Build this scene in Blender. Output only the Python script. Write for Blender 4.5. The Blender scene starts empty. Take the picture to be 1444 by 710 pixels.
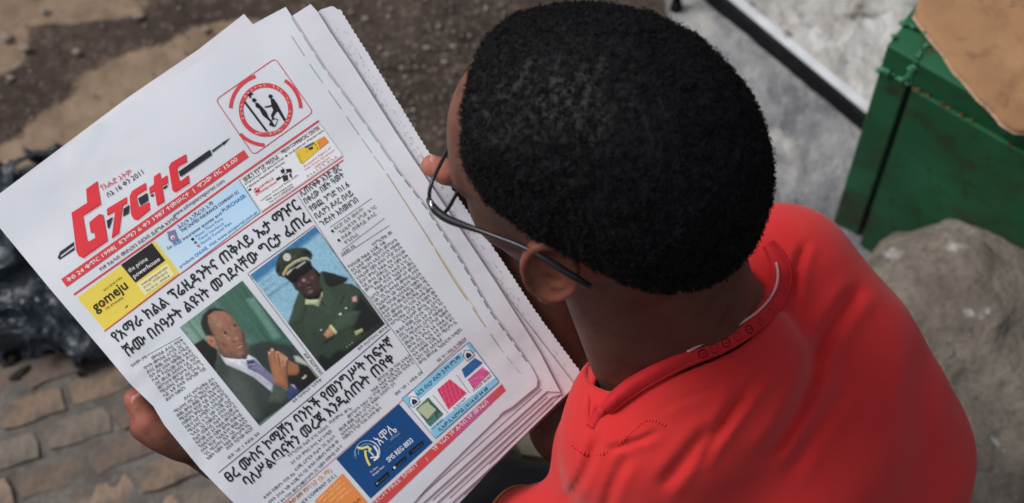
import bpy, math, random
import numpy as np
from mathutils import Vector, Matrix, geometry

random.seed(7)
RNG = np.random.default_rng(11)
S = bpy.context.scene
COL = S.collection

# ------------------------------------------------------------------ camera
PITCH = math.radians(61.0)
CAM_H = 2.3
FPX = 2600.0                       # focal length in pixels of the 1444 px wide photograph
cam_d = bpy.data.cameras.new('camera')
cam = bpy.data.objects.new('camera', cam_d)
COL.objects.link(cam)
cam.location = (0, 0, CAM_H)
cam.rotation_euler = (math.pi/2 - PITCH, 0, 0)
cam_d.sensor_width = 36.0
cam_d.lens = 36.0*FPX/1444.0
cam_d.clip_start = 0.05
cam_d.clip_end = 1000
cam_d.dof.use_dof = True
cam_d.dof.focus_distance = 1.46
cam_d.dof.aperture_fstop = 7.0
S.camera = cam

# ------------------------------------------------------------------ light
SUN_DIR = Vector((-0.58, 0.10, 0.82)).normalized()      # towards the sun
w = bpy.data.worlds.new('World'); S.world = w
w.use_nodes = True
nt = w.node_tree
bg = nt.nodes['Background']
sky = nt.nodes.new('ShaderNodeTexSky')
sky.sky_type = 'NISHITA'; sky.sun_disc = False
sky.sun_elevation = math.asin(SUN_DIR.z)
sky.sun_rotation = math.atan2(SUN_DIR.x, SUN_DIR.y)
sky.air_density = 1.0; sky.dust_density = 3.0; sky.ozone_density = 1.0
hs = nt.nodes.new('ShaderNodeHueSaturation'); hs.inputs['Saturation'].default_value = 0.45
nt.links.new(sky.outputs[0], hs.inputs['Color'])
nt.links.new(hs.outputs[0], bg.inputs[0])
bg.inputs[1].default_value = 0.102
sd = bpy.data.lights.new('sun', 'SUN'); sd.energy = 1.95; sd.angle = math.radians(22); sd.color = (1.0, 0.96, 0.91)
sun = bpy.data.objects.new('sun', sd); COL.objects.link(sun)
sun.rotation_euler = SUN_DIR.to_track_quat('Z', 'Y').to_euler()
S.view_settings.view_transform = 'Standard'; S.view_settings.look = 'None'
S.view_settings.exposure = 0.14; S.view_settings.gamma = 1.0
S.cycles.max_bounces = 5

# ------------------------------------------------------------------ frames
CP, SP = math.cos(PITCH), math.sin(PITCH)
RM = np.array([[1, 0, 0], [0, SP, -CP], [0, CP, SP]])   # camera axes -> world (x, y', z')
def c2w(P):                                             # camera space -> world
    P = np.atleast_2d(np.asarray(P, float))
    return P @ RM.T + np.array([0, 0, CAM_H])
def w2c(P):
    P = np.atleast_2d(np.asarray(P, float))
    return (P - np.array([0, 0, CAM_H])) @ RM
def cs(px, py, d):                                      # photograph pixel + depth -> camera space
    px = np.asarray(px, float); py = np.asarray(py, float); d = np.asarray(d, float)+0*px
    return np.stack([(px-722)/FPX*d, (355-py)/FPX*d, -d], -1)
def ws(px, py, d): return c2w(cs(px, py, d))
def gz(px, py, h=0.0):                                  # pixel -> world point on the level z = h
    r = cs(px, py, 1.0) @ RM.T
    t = (h-CAM_H)/r[..., 2]
    return np.stack([r[..., 0]*t, r[..., 1]*t, 0*t+h], -1)

# ------------------------------------------------------------------ materials
def srgb(r, g, b):
    f = lambda c: (c/255/12.92) if c/255 <= .04045 else ((c/255+.055)/1.055)**2.4
    return (f(r), f(g), f(b))
def mat(name, col, rough=.6, spec=.3, noise=None, bump=None, attr=None, metal=0.0, sheen=0, sss=0, coat=0):
    """noise = (scale, col2, contrast lo, hi) ; bump = list of (scale, strength, distance)"""
    m = bpy.data.materials.new(name); m.use_nodes = True
    n = m.node_tree.nodes; L = m.node_tree.links
    b = n['Principled BSDF']
    b.inputs['Roughness'].default_value = rough
    b.inputs['Specular IOR Level'].default_value = spec
    b.inputs['Metallic'].default_value = metal
    if sheen:
        b.inputs['Sheen Weight'].default_value = sheen
        b.inputs['Sheen Roughness'].default_value = .5
    if coat: b.inputs['Coat Weight'].default_value = coat
    if sss:
        b.inputs['Subsurface Weight'].default_value = sss
        b.inputs['Subsurface Radius'].default_value = (.012, .005, .003)
        b.inputs['Subsurface Scale'].default_value = .5
    tc = n.new('ShaderNodeTexCoord')
    src = None
    if attr:
        a = n.new('ShaderNodeVertexColor'); a.layer_name = attr; src = a.outputs[0]
    else:
        rgb = n.new('ShaderNodeRGB'); rgb.outputs[0].default_value = (*col, 1); src = rgb.outputs[0]
    for q in (noise or []):
        sc, c2, lo, hi = q[:4]
        t = n.new('ShaderNodeTexNoise'); t.inputs['Scale'].default_value = sc
        t.inputs['Detail'].default_value = 6; t.inputs['Roughness'].default_value = .62
        t.inputs['Distortion'].default_value = .3
        L.new(tc.outputs['Object'], t.inputs['Vector'])
        r = n.new('ShaderNodeMapRange'); r.inputs[1].default_value = lo; r.inputs[2].default_value = hi
        L.new(t.outputs['Fac'], r.inputs[0])
        mx = n.new('ShaderNodeMix'); mx.data_type = 'RGBA'
        mx.blend_type = q[4] if len(q) > 4 else 'MIX'
        L.new(r.outputs[0], mx.inputs[0]); L.new(src, mx.inputs[6]); mx.inputs[7].default_value = (*c2, 1)
        src = mx.outputs[2]
    L.new(src, b.inputs['Base Color'])
    prev = None
    for sc, st, di in (bump or []):
        t = n.new('ShaderNodeTexNoise'); t.inputs['Scale'].default_value = sc
        t.inputs['Detail'].default_value = 4
        L.new(tc.outputs['Object'], t.inputs['Vector'])
        bp = n.new('ShaderNodeBump'); bp.inputs['Strength'].default_value = st; bp.inputs['Distance'].default_value = di
        L.new(t.outputs['Fac'], bp.inputs['Height'])
        if prev: L.new(prev, bp.inputs['Normal'])
        prev = bp.outputs[0]
    if prev: L.new(prev, b.inputs['Normal'])
    return m

M = {}
M['print'] = mat('print_ink', (0, 0, 0), .55, .25, attr='ink', noise=[(700, (.75, .75, .77), .66, 1.35)])
M['paper'] = mat('newsprint', srgb(212, 215, 221), .85, .15,
                 noise=[(9, srgb(206, 211, 219), .35, .7), (900, srgb(206, 210, 218), .5, .9)],
                 bump=[(45, .10, .004), (260, .05, .001)])
M['paper_back'] = mat('inner_newsprint', srgb(216, 216, 222), .85, .15,
                 noise=[(14, srgb(204, 203, 212), .35, .7), (900, srgb(206, 206, 214), .5, .9)],
                 bump=[(60, .12, .004), (300, .06, .001)])
M['skin'] = mat('skin', (0, 0, 0), .56, .28, attr='tint', noise=[(22, (.035, .014, .009), .42, .85), (90, (.03, .012, .008), .52, .95), (420, (.14, .07, .048), .60, 1.1)],
                bump=[(500, .25, .0008), (120, .12, .0015)], sss=.04)
M['nail'] = mat('nail', srgb(196, 142, 128), .3, .5)
M['hair'] = mat('hair', (.0042, .0043, .0056), .58, .22, noise=[(45, (.008, .008, .011), .48, .72)])
M['shirt'] = mat('red_cotton', srgb(203, 50, 49), .88, .12, noise=[(5, srgb(196, 40, 42), .35, .7), (800, srgb(190, 44, 46), .55, .9)],
                 bump=[(900, .22, .0006), (40, .10, .003)], sheen=.12)
M['collar'] = mat('red_rib_knit', srgb(198, 46, 50), .9, .1, noise=[(30, srgb(180, 38, 42), .4, .8)], bump=[(700, .4, .0008)])
M['thread'] = mat('dark_red_thread', srgb(164, 36, 42), .9, .1)
M['piping'] = mat('pale_piping', srgb(212, 150, 150), .8, .2)
M['trim'] = mat('yellow_trim', srgb(214, 150, 84), .8, .2)
M['denim'] = mat('dark_trousers', (.017, .014, .020), .62, .3, noise=[(20, (.03, .027, .037), .4, .8)], bump=[(600, .3, .001)])
M['frame'] = mat('spectacle_metal', (.028, .028, .034), .27, .55, metal=.55)
M['steel'] = mat('polished_hinge', (.65, .65, .67), .2, .6, metal=1)
M['green'] = mat('green_enamel', srgb(36, 100, 66), .52, .34,
                 noise=[(8, srgb(28, 82, 50), .36, .62), (12, srgb(52, 48, 32), .51, .68), (45, srgb(34, 30, 22), .60, .72), (260, srgb(60, 96, 66), .60, .8)],
                 bump=[(35, .25, .004), (300, .15, .001)])
M['green_hi'] = mat('green_weld', srgb(40, 116, 78), .45, .5, noise=[(60, srgb(30, 70, 44), .45, .7)], bump=[(200, .4, .002)])
M['rust'] = mat('rust_edge', srgb(112, 84, 58), .9, .1, noise=[(90, srgb(60, 40, 26), .4, .6)], bump=[(200, .5, .002)])
M['card'] = mat('cardboard', srgb(156, 120, 88), .85, .15, noise=[(9, srgb(134, 100, 72), .4, .7), (26, srgb(112, 84, 64), .54, .66), (5, srgb(170, 134, 100), .5, .7), (400, srgb(150, 112, 84), .5, .8)],
                bump=[(60, .12, .003), (500, .15, .0008)])
M['black'] = mat('black_metal', (.008, .009, .011), .8, .15, noise=[(40, (.03, .03, .032), .5, .8)], bump=[(80, .2, .002)])
M['white_c'] = mat('whitewashed_concrete', srgb(196, 194, 194), .9, .1,
                   noise=[(6, srgb(160, 156, 152), .42, .58), (16, srgb(96, 90, 82), .56, .66), (130, srgb(140, 134, 128), .55, .8)],
                   bump=[(22, .5, .02), (120, .5, .006)])
M['grey_c'] = mat('worn_concrete', srgb(146, 146, 148), .9, .12,
                  noise=[(6, srgb(108, 108, 114), .42, .56), (9, srgb(176, 174, 170), .56, .7), (14, srgb(66, 62, 60), .60, .72), (150, srgb(176, 174, 172), .55, .8)],
                  bump=[(20, .5, .02), (130, .6, .006)])
M['rock'] = mat('rough_stone', srgb(124, 116, 107), .92, .15,
                noise=[(9, srgb(98, 91, 84), .40, .62), (14, srgb(178, 176, 176), .62, .70), (110, srgb(84, 77, 70), .5, .78), (260, srgb(146, 138, 130), .6, .8)],
                bump=[(30, .5, .015), (120, .5, .005), (420, .4, .002)])
M['block'] = mat('olive_concrete', srgb(128, 124, 110), .9, .1, noise=[(30, srgb(104, 100, 88), .4, .7), (180, srgb(80, 78, 70), .62, .8)], bump=[(90, .4, .004)])
M['brick'] = mat('worn_brick', (0, 0, 0), .9, .12, attr='tone', noise=[(26, srgb(92, 88, 84), .44, .66), (160, srgb(76, 66, 58), .55, .8)],
                 bump=[(60, .5, .006), (260, .6, .002)])
M['bag'] = mat('black_polythene', (.017, .025, .035), .30, .6, bump=[(30, 1.0, .016), (90, .7, .005)], noise=[(20, (.022, .032, .044), .45, .75)])
M['pebble'] = mat('pale_pebble', srgb(132, 122, 110), .85, .2, noise=[(80, srgb(110, 100, 90), .4, .7)], bump=[(150, .4, .002)])
M['gravel'] = mat('grit', (0, 0, 0), .9, .15, attr='tone')
M['leaf'] = mat('dry_leaf', srgb(46, 40, 32), .8, .2, noise=[(60, srgb(26, 24, 20), .4, .7)])

# ground: dark trodden soil, tan dust patches held in a vertex colour
g = bpy.data.materials.new('soil'); g.use_nodes = True; M['soil'] = g
n = g.node_tree.nodes; L = g.node_tree.links; b = n['Principled BSDF']
b.inputs['Roughness'].default_value = .92; b.inputs['Specular IOR Level'].default_value = .12
tc = n.new('ShaderNodeTexCoord')
def nz(scale, detail=6, rough=.6, dist=0):
    t = n.new('ShaderNodeTexNoise'); t.inputs['Scale'].default_value = scale; t.inputs['Detail'].default_value = detail
    t.inputs['Roughness'].default_value = rough; t.inputs['Distortion'].default_value = dist
    L.new(tc.outputs['Object'], t.inputs['Vector']); return t.outputs['Fac']
def ramp(fac, lo, hi):
    r = n.new('ShaderNodeMapRange'); r.inputs[1].default_value = lo; r.inputs[2].default_value = hi
    L.new(fac, r.inputs[0]); return r.outputs[0]
def mixc(f, a, c):
    m = n.new('ShaderNodeMix'); m.data_type = 'RGBA'; L.new(f, m.inputs[0])
    for i, v in ((6, a), (7, c)):
        if isinstance(v, tuple): m.inputs[i].default_value = (*v, 1)
        else: L.new(v, m.inputs[i])
    return m.outputs[2]
c1 = mixc(ramp(nz(5, 7, .65, .4), .35, .7), srgb(62, 53, 48), srgb(88, 76, 68))
c1 = mixc(ramp(nz(70, 5, .7), .52, .75), c1, srgb(120, 108, 98))
c1 = mixc(ramp(nz(33, 5, .7), .56, .72), c1, srgb(40, 33, 30))
tan = mixc(ramp(nz(16, 6, .65, .3), .38, .68), srgb(150, 130, 110), srgb(118, 100, 84))
at_ = n.new('ShaderNodeVertexColor'); at_.layer_name = 'dust'
ad = n.new('ShaderNodeMath'); ad.operation = 'ADD'
nn = n.new('ShaderNodeMath'); nn.operation = 'MULTIPLY_ADD'; nn.inputs[1].default_value = 1.3; nn.inputs[2].default_value = -.65
L.new(nz(20, 7, .7, .5), nn.inputs[0]); L.new(at_.outputs[0], ad.inputs[0]); L.new(nn.outputs[0], ad.inputs[1])
c1 = mixc(ramp(ad.outputs[0], .38, .62), c1, tan)
L.new(c1, b.inputs['Base Color'])
bp = n.new('ShaderNodeBump'); bp.inputs['Strength'].default_value = .7; bp.inputs['Distance'].default_value = .012
L.new(nz(38, 8, .7), bp.inputs['Height']); L.new(bp.outputs[0], b.inputs['Normal'])

# lens glass
g = bpy.data.materials.new('spectacle_glass'); g.use_nodes = True; M['glass'] = g
n = g.node_tree.nodes; L = g.node_tree.links; n.remove(n['Principled BSDF'])
tr = n.new('ShaderNodeBsdfTransparent'); gl = n.new('ShaderNodeBsdfGlossy'); gl.inputs['Roughness'].default_value = .05
tr.inputs[0].default_value = (.93, .94, .95, 1)
fr = n.new('ShaderNodeValue'); fr.outputs[0].default_value = .10
mx = n.new('ShaderNodeMixShader'); L.new(fr.outputs[0], mx.inputs[0]); L.new(tr.outputs[0], mx.inputs[1]); L.new(gl.outputs[0], mx.inputs[2])
L.new(mx.outputs[0], n['Material Output'].inputs[0])

# ------------------------------------------------------------------ object helpers
def newmesh(name, V, F, m=None, smooth=False, cols=None, layer='ink'):
    """V (n,3) world coordinates, F (m,3|4) array or list of lists"""
    me = bpy.data.meshes.new(name)
    V = np.asarray(V, float)
    if isinstance(F, np.ndarray) and F.ndim == 2:
        k = F.shape[1]
        me.vertices.add(len(V)); me.vertices.foreach_set('co', V.astype(np.float32).ravel())
        me.loops.add(F.size); me.loops.foreach_set('vertex_index', F.astype(np.int32).ravel())
        me.polygons.add(len(F)); me.polygons.foreach_set('loop_start', np.arange(0, F.size, k, dtype=np.int32))
        me.polygons.foreach_set('loop_total', np.full(len(F), k, dtype=np.int32))
    else:
        me.from_pydata(V.tolist(), [], [list(map(int, f)) for f in F])
    me.update(calc_edges=True); me.validate()
    if smooth: me.polygons.foreach_set('use_smooth', np.ones(len(me.polygons), bool))
    if cols is not None:
        a = me.color_attributes.new(layer, 'FLOAT_COLOR', 'POINT')
        C = np.ones((len(V), 4), np.float32); C[:, :3] = np.asarray(cols, np.float32)
        a.data.foreach_set('color', C.ravel())
    if m is not None: me.materials.append(m)
    return me
def obj(name, me, parent=None, label=None, cat=None, group=None, kind=None):
    o = bpy.data.objects.new(name, me); COL.objects.link(o)
    if parent is not None:
        o.parent = parent
        o.matrix_parent_inverse = Matrix.Translation(-Vector(world_loc(parent)))
    if label: o['label'] = label
    if cat: o['category'] = cat
    if group: o['group'] = group
    if kind: o['kind'] = kind
    return o
def world_loc(o):
    v = Vector(o.location)
    while o.parent is not None:
        v = v + o.matrix_parent_inverse.translation; o = o.parent; v = v + Vector(o.location)
    return v
def thing(name, loc, label, cat, group=None):
    o = bpy.data.objects.new(name, None); COL.objects.link(o); o.location = loc; o.empty_display_size = .1
    o['label'] = label; o['category'] = cat
    if group: o['group'] = group
    return o
class MB:
    def __init__(s): s.V = []; s.F = []; s.C = []
    def add(s, V, F, c=(0, 0, 0)):
        o = len(s.V); V = np.atleast_2d(V)
        s.V.extend(V.tolist()); s.F.extend([[i+o for i in f] for f in F])
        c = np.asarray(c, float)
        s.C.extend((np.tile(c, (len(V), 1)) if c.ndim == 1 else c).tolist())
    def build(s, name, m, smooth=False, layer='ink', color=True):
        if s.F and all(len(f) == len(s.F[0]) for f in s.F): F = np.array(s.F)
        else: F = s.F
        return newmesh(name, s.V, F, m, smooth, s.C if color else None, layer)
def tube(P, R, k=8, cap=True):
    P = np.asarray(P, float); n_ = len(P); R = np.broadcast_to(np.asarray(R, float), (n_,))
    V = []; F = []
    T = np.gradient(P, axis=0); T /= np.linalg.norm(T, axis=1)[:, None]+1e-12
    u = np.cross(T[0], [0.3, 0.5, 0.81]); u /= np.linalg.norm(u)
    for i in range(n_):
        u = u-T[i]*(u@T[i]); u /= np.linalg.norm(u); v = np.cross(T[i], u)
        for j in range(k):
            a = 2*math.pi*j/k; V.append(P[i]+R[i]*(math.cos(a)*u+math.sin(a)*v))
    for i in range(n_-1):
        for j in range(k):
            F.append([i*k+j, i*k+(j+1) % k, (i+1)*k+(j+1) % k, (i+1)*k+j])
    if cap: F.append(list(range(k))[::-1]); F.append([(n_-1)*k+j for j in range(k)])
    return np.array(V), F
def hexa(A, B):
    """two quads of 4 points (bottom ring, top ring) -> closed box"""
    V = np.array(list(A)+list(B), float)
    return V, [[3, 2, 1, 0], [4, 5, 6, 7], [0, 1, 5, 4], [1, 2, 6, 5], [2, 3, 7, 6], [3, 0, 4, 7]]
def bevel(o, wd, seg=2):
    m = o.modifiers.new('bevel', 'BEVEL'); m.width = wd; m.segments = seg; m.limit_method = 'ANGLE'

# numpy value noise
def hsh(i, j, k, s):
    h = (i*374761393+j*668265263+k*2147483647+s*974634777) & 0xffffffff
    h = ((h ^ (h >> 13))*1274126177) & 0xffffffff
    return ((h ^ (h >> 16)) & 0xffff)/65535.0
def vnoise(P, scale, seed=0):
    P = np.asarray(P)*scale; I = np.floor(P).astype(np.int64); f = P-I; f = f*f*(3-2*f)
    r = 0
    for a in (0, 1):
        for b_ in (0, 1):
            for c in (0, 1):
                wgt = (f[:, 0] if a else 1-f[:, 0])*(f[:, 1] if b_ else 1-f[:, 1])*(f[:, 2] if c else 1-f[:, 2])
                r = r+wgt*hsh(I[:, 0]+a, I[:, 1]+b_, I[:, 2]+c, seed)
    return r*2-1
def fbm(P, scale, oct=4, seed=0, g=.5):
    r = 0; a = 1; t = 0
    for o in range(oct):
        r = r+a*vnoise(P, scale*2**o, seed+o*17); t += a; a *= g
    return r/t

# ------------------------------------------------------------------ signed distance modelling
def smin(a, b_, k):
    h = np.clip(.5+.5*(b_-a)/k, 0, 1); return b_*(1-h)+a*h-k*h*(1-h)
def smax(a, b_, k): return -smin(-a, -b_, k)
def sd_cap(p, a, b_, ra, rb):
    a = np.asarray(a); b_ = np.asarray(b_); ab = b_-a; t = np.clip(((p-a)@ab)/(ab@ab), 0, 1)
    return np.linalg.norm(p-a-t[:, None]*ab, axis=1)-(ra+(rb-ra)*t)
def sd_ell(p, c, r, A=None):
    q = p-np.asarray(c)
    if A is not None: q = q@A.T
    r = np.asarray(r); k0 = np.linalg.norm(q/r, axis=1); k1 = np.linalg.norm(q/(r*r), axis=1)+1e-9
    return k0*(k0-1)/k1
def sd_box(p, c, h, A=None, rd=0):
    q = p-np.asarray(c)
    if A is not None: q = q@A.T
    q = np.abs(q)-np.asarray(h)+rd
    return np.linalg.norm(np.maximum(q, 0), axis=1)+np.minimum(q.max(axis=1), 0)-rd
def nets(f, lo, hi, h, lip=1.5):
    """sparse surface nets of f over a box (camera or world space); returns V, quads"""
    lo = np.asarray(lo, float); hi = np.asarray(hi, float)
    B = 12
    nb = np.ceil((hi-lo)/(h*B)).astype(int)
    N = nb*B
    gi = np.stack(np.meshgrid(*[np.arange(k) for k in nb], indexing='ij'), -1).reshape(-1, 3)
    cen = lo+(gi+.5)*B*h
    dc = f(cen)
    G = np.repeat(np.repeat(np.repeat(dc.reshape(nb).astype(np.float32), B, 0), B, 1), B, 2)
    act = gi[np.abs(dc) < B*h*.87*lip+2*h]
    off = np.stack(np.meshgrid(*[np.arange(B)]*3, indexing='ij'), -1).reshape(-1, 3)
    for s in range(0, len(act), 120):
        a = act[s:s+120]
        I = (a[:, None, :]*B+off[None]).reshape(-1, 3)
        G[I[:, 0], I[:, 1], I[:, 2]] = f(lo+(I+.5)*h)
    ins = G < 0
    cnt = np.zeros(N-1, np.int8)
    for a in (0, 1):
        for b_ in (0, 1):
            for c in (0, 1):
                cnt += ins[a:N[0]-1+a, b_:N[1]-1+b_, c:N[2]-1+c]
    ci = np.argwhere((cnt > 0) & (cnt < 8))
    idx = -np.ones(N-1, np.int32); idx[ci[:, 0], ci[:, 1], ci[:, 2]] = np.arange(len(ci))
    P = np.zeros((len(ci), 3)); W = np.zeros(len(ci))
    cor = [(a, b_, c) for a in (0, 1) for b_ in (0, 1) for c in (0, 1)]
    val = {q: G[ci[:, 0]+q[0], ci[:, 1]+q[1], ci[:, 2]+q[2]] for q in cor}
    for q in cor:
        for ax in range(3):
            if q[ax] == 0:
                r = list(q); r[ax] = 1; r = tuple(r)
                v0, v1 = val[q], val[r]; m = (v0 < 0) != (v1 < 0)
                t = np.where(m, v0/np.where(m, v0-v1, 1), 0)
                e = np.tile(np.array(q, float), (len(ci), 1)); e[:, ax] += t
                P += e*m[:, None]; W += m
    P = P/W[:, None]
    V = lo+(ci+P+.5)*h
    Q = []
    for ax in range(3):
        o1, o2 = [a for a in range(3) if a != ax]
        sl0 = [slice(None)]*3; sl1 = [slice(None)]*3
        sl0[ax] = slice(0, N[ax]-1); sl1[ax] = slice(1, N[ax])
        A_, B_ = ins[tuple(sl0)], ins[tuple(sl1)]
        e = np.argwhere(A_ != B_)
        e = e[(e[:, o1] > 0) & (e[:, o2] > 0) & (e[:, o1] < N[o1]-1) & (e[:, o2] < N[o2]-1)]
        u = np.zeros(3, int); u[o1] = 1; v = np.zeros(3, int); v[o2] = 1
        q = np.stack([idx[tuple((e-u-v).T)], idx[tuple((e-v).T)], idx[tuple(e.T)], idx[tuple((e-u).T)]], 1)
        flip = A_[tuple(e.T)]
        if ax == 1: flip = ~flip
        q[~flip] = q[~flip][:, ::-1]
        Q.append(q)
    Q = np.concatenate(Q)
    return V, Q[(Q >= 0).all(1)]
def relax(V, Q, it=2, lam=.5):
    for _ in range(it):
        A = np.zeros_like(V); c = np.zeros(len(V))
        for k in range(4):
            for m_ in (1, 3):
                for a in range(3): A[:, a] += np.bincount(Q[:, k], V[Q[:, (k+m_) % 4], a], len(V))
                c += np.bincount(Q[:, k], minlength=len(V))
        c[c == 0] = 1
        V = V+lam*(A/c[:, None]-V)
    return V
# ================================================================== SETTING
def axis(lo, hi, step, far, gfac=1.35):
    a = list(np.arange(lo, hi+step, step)); s = step
    while a[-1] < far: s *= gfac; a.append(a[-1]+s)
    s = step; b_ = []
    x = lo
    while x > -far: s *= gfac; x -= s; b_.append(x)
    return np.array(b_[::-1]+a)
X = axis(-1.0, 1.0, .011, 300); Y = axis(.6, 2.2, .011, 300)
gx, gy = np.meshgrid(X, Y, indexing='ij')
P = np.stack([gx.ravel(), gy.ravel(), 0*gx.ravel()], 1)
near = np.exp(-(np.maximum(0, np.hypot(P[:, 0], P[:, 1]-1.4)-1.6))**2)
P[:, 2] = -.006+(fbm(P, 3, 2, 1)*.010+fbm(P, 22, 4, 5)*.006)*near
dust = np.zeros(len(P))
for (bx, by, rx, ry, am) in [(225, 125, 120, 62, 1.0), (100, 190, 70, 60, .8), (60, 5, 140, 26, .9), (5, 60, 34, 45, .9), (15, 235, 40, 40, .9), (130, 520, 120, 40, .35), (330, 60, 90, 34, .9)]:
    c = gz(bx, by); ex = gz(bx+rx, by)-c; ey = gz(bx, by-ry)-c
    d = ((P[:, 0]-c[0])/abs(ex[0]))**2+((P[:, 1]-c[1])/abs(ey[1]))**2
    dust = np.maximum(dust, am*np.clip(1.5-d, 0, 1))
nx, ny = len(X), len(Y)
i, j = np.meshgrid(np.arange(nx-1), np.arange(ny-1), indexing='ij')
i = i.ravel(); j = j.ravel(); F = np.stack([i*ny+j, (i+1)*ny+j, (i+1)*ny+j+1, i*ny+j+1], 1)
obj('ground', newmesh('ground', P, F, M['soil'], True, np.repeat(dust[:, None], 3, 1), 'dust'), kind='structure')

# ---- brick pavement: raised worn bricks in dark mortar
ang = math.atan2(gz(340, 450+0)[1]-gz(140, 520)[1], gz(340, 450)[0]-gz(140, 520)[0])
ux = np.array([math.cos(ang), math.sin(ang)]); uy = np.array([-ux[1], ux[0]])
o0 = gz(112, 612)[:2]
pm = MB()
bed = [gz(-420, 500), gz(-200, 900), gz(470, 900), gz(520, 560), gz(210, 462), gz(60, 470)]
top = [q+np.array([0, 0, .003]) for q in bed]
# mortar bed as a fine displaced sheet
pts = np.array(bed)[:, :2]
inner = []
xs = np.arange(pts[:, 0].min(), pts[:, 0].max(), .012); ys = np.arange(pts[:, 1].min(), pts[:, 1].max(), .012)
def inpoly(P_, poly):
    P_ = np.atleast_2d(P_); r = np.zeros(len(P_), bool); n_ = len(poly)
    for a in range(n_):
        (x1, y1), (x2, y2) = poly[a][:2], poly[(a+1) % n_][:2]
        c = ((y1 > P_[:, 1]) != (y2 > P_[:, 1])) & (P_[:, 0] < (x2-x1)*(P_[:, 1]-y1)/(y2-y1+1e-12)+x1)
        r ^= c
    return r
def pdist(P_, poly, closed=True):
    P_ = np.atleast_2d(P_); d = np.full(len(P_), 1e9); n_ = len(poly)
    for a in range(n_ if closed else n_-1):
        p0 = np.array(poly[a][:2], float); e = np.array(poly[(a+1) % n_][:2], float)-p0
        t = np.clip(((P_-p0)@e)/(e@e+1e-12), 0, 1)
        d = np.minimum(d, np.linalg.norm(P_-p0-t[:, None]*e, axis=1))
    return d
def cdt(poly, step, minedge=.45):
    """fill a 2D polygon with well spaced triangles; returns pts, tris"""
    B = []
    n_ = len(poly)
    for a in range(n_):
        p, q = np.array(poly[a], float), np.array(poly[(a+1) % n_], float)
        k = max(1, int(np.linalg.norm(q-p)/step))
        B += [p+(q-p)*t/k for t in range(k)]
    B = np.array(B)
    lo, hi = B.min(0), B.max(0)
    g_ = np.stack(np.meshgrid(np.arange(lo[0], hi[0], step), np.arange(lo[1], hi[1], step), indexing='ij'), -1).reshape(-1, 2)
    g_[:, 0] += (np.round((g_[:, 1]-lo[1])/step) % 2)*step*.5
    if len(g_): g_ = g_[inpoly(g_, B)]
    if len(g_): g_ = g_[pdist(g_, B) > step*minedge]
    allp = [Vector(p) for p in B]+[Vector(p) for p in g_]
    ed = [(a, (a+1) % len(B)) for a in range(len(B))]
    v, e, f, _, _, _ = geometry.delaunay_2d_cdt(allp, ed, [list(range(len(B)))], 1, 1e-7)
    return np.array([list(p) for p in v]), [list(q) for q in f]
v2, f2 = cdt(pts, .014)
P = np.column_stack([v2, .0128+0*v2[:, 0]]); P[:, 2] += fbm(P, 25, 4, 3)*.004
edge = pdist(v2, pts); P[:, 2] -= .022*np.clip(1-edge/.05, 0, 1)
M['mortar'] = mat('grey_mortar', srgb(108, 103, 98), .9, .15, noise=[(12, srgb(84, 79, 75), .4, .65), (90, srgb(128, 124, 118), .55, .8), (30, srgb(60, 54, 48), .6, .75)],
                  bump=[(45, .6, .01), (200, .5, .003)])
pav = obj('pavement', newmesh('pavement', P, f2, M['mortar'], True), kind='structure')
# a few brick meshes, shared
protos = []
TONES = [srgb(130, 112, 97), srgb(142, 122, 106), srgb(112, 98, 88), srgb(122, 112, 102)]
for q in range(6):
    lx, ly, hz = .0440, .0190, .0040
    vx = np.linspace(-1, 1, 5); vy = np.linspace(-1, 1, 3)
    V = []; Fq = []
    for b_ in vy:
        for a in vx:
            e = max(abs(a), abs(b_)) == 1
            V.append([a*lx*(1-.05*(abs(b_) == 1))+RNG.normal()*.0016, b_*ly*(1-.05*(abs(a) == 1))+RNG.normal()*.0014, hz*(.86 if e else 1)+RNG.normal()*.0008])
    for b_ in range(2):
        for a in range(4): k = b_*5+a; Fq.append([k, k+1, k+6, k+5])
    ring = [0, 1, 2, 3, 4, 9, 14, 13, 12, 11, 10, 5]
    base = len(V)
    for k in ring: V.append([V[k][0]*1.06, V[k][1]*1.08, -.012])
    for k in range(12): Fq.append([ring[k], base+k, base+(k+1) % 12, ring[(k+1) % 12]])
    me = newmesh('brick', V, Fq, M['brick'], False, np.tile(TONES[q % 4], (len(V), 1)), 'tone')
    protos.append(me)
nb = 0
for r in range(-11, 11):
    for k in range(-9, 10):
        c = o0+ux*((k+.5*(r % 2)+RNG.normal()*.02)*.0985)+uy*(r*.0520+RNG.normal()*.0012)
        ds = pdist(c, pts)[0]
        if not inpoly(c, pts)[0] or ds < .05: continue
        cc = w2c([c[0], c[1], 0])[0]; px = 722+cc[0]/-cc[2]*FPX; py = 355-cc[1]/-cc[2]*FPX
        if not (-120 < px < 440 and 440 < py < 800): continue
        if px+ (py-520)*.0 < 60 and py < 520: continue
        o = obj('brick', protos[RNG.integers(6)], pav)
        o.location = (c[0], c[1], .012+RNG.normal()*.0015); o.rotation_euler = (RNG.normal()*.02, RNG.normal()*.02, ang+RNG.normal()*.025+(math.pi if RNG.random() < .5 else 0))
        nb += 1
print('bricks', nb)

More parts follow.
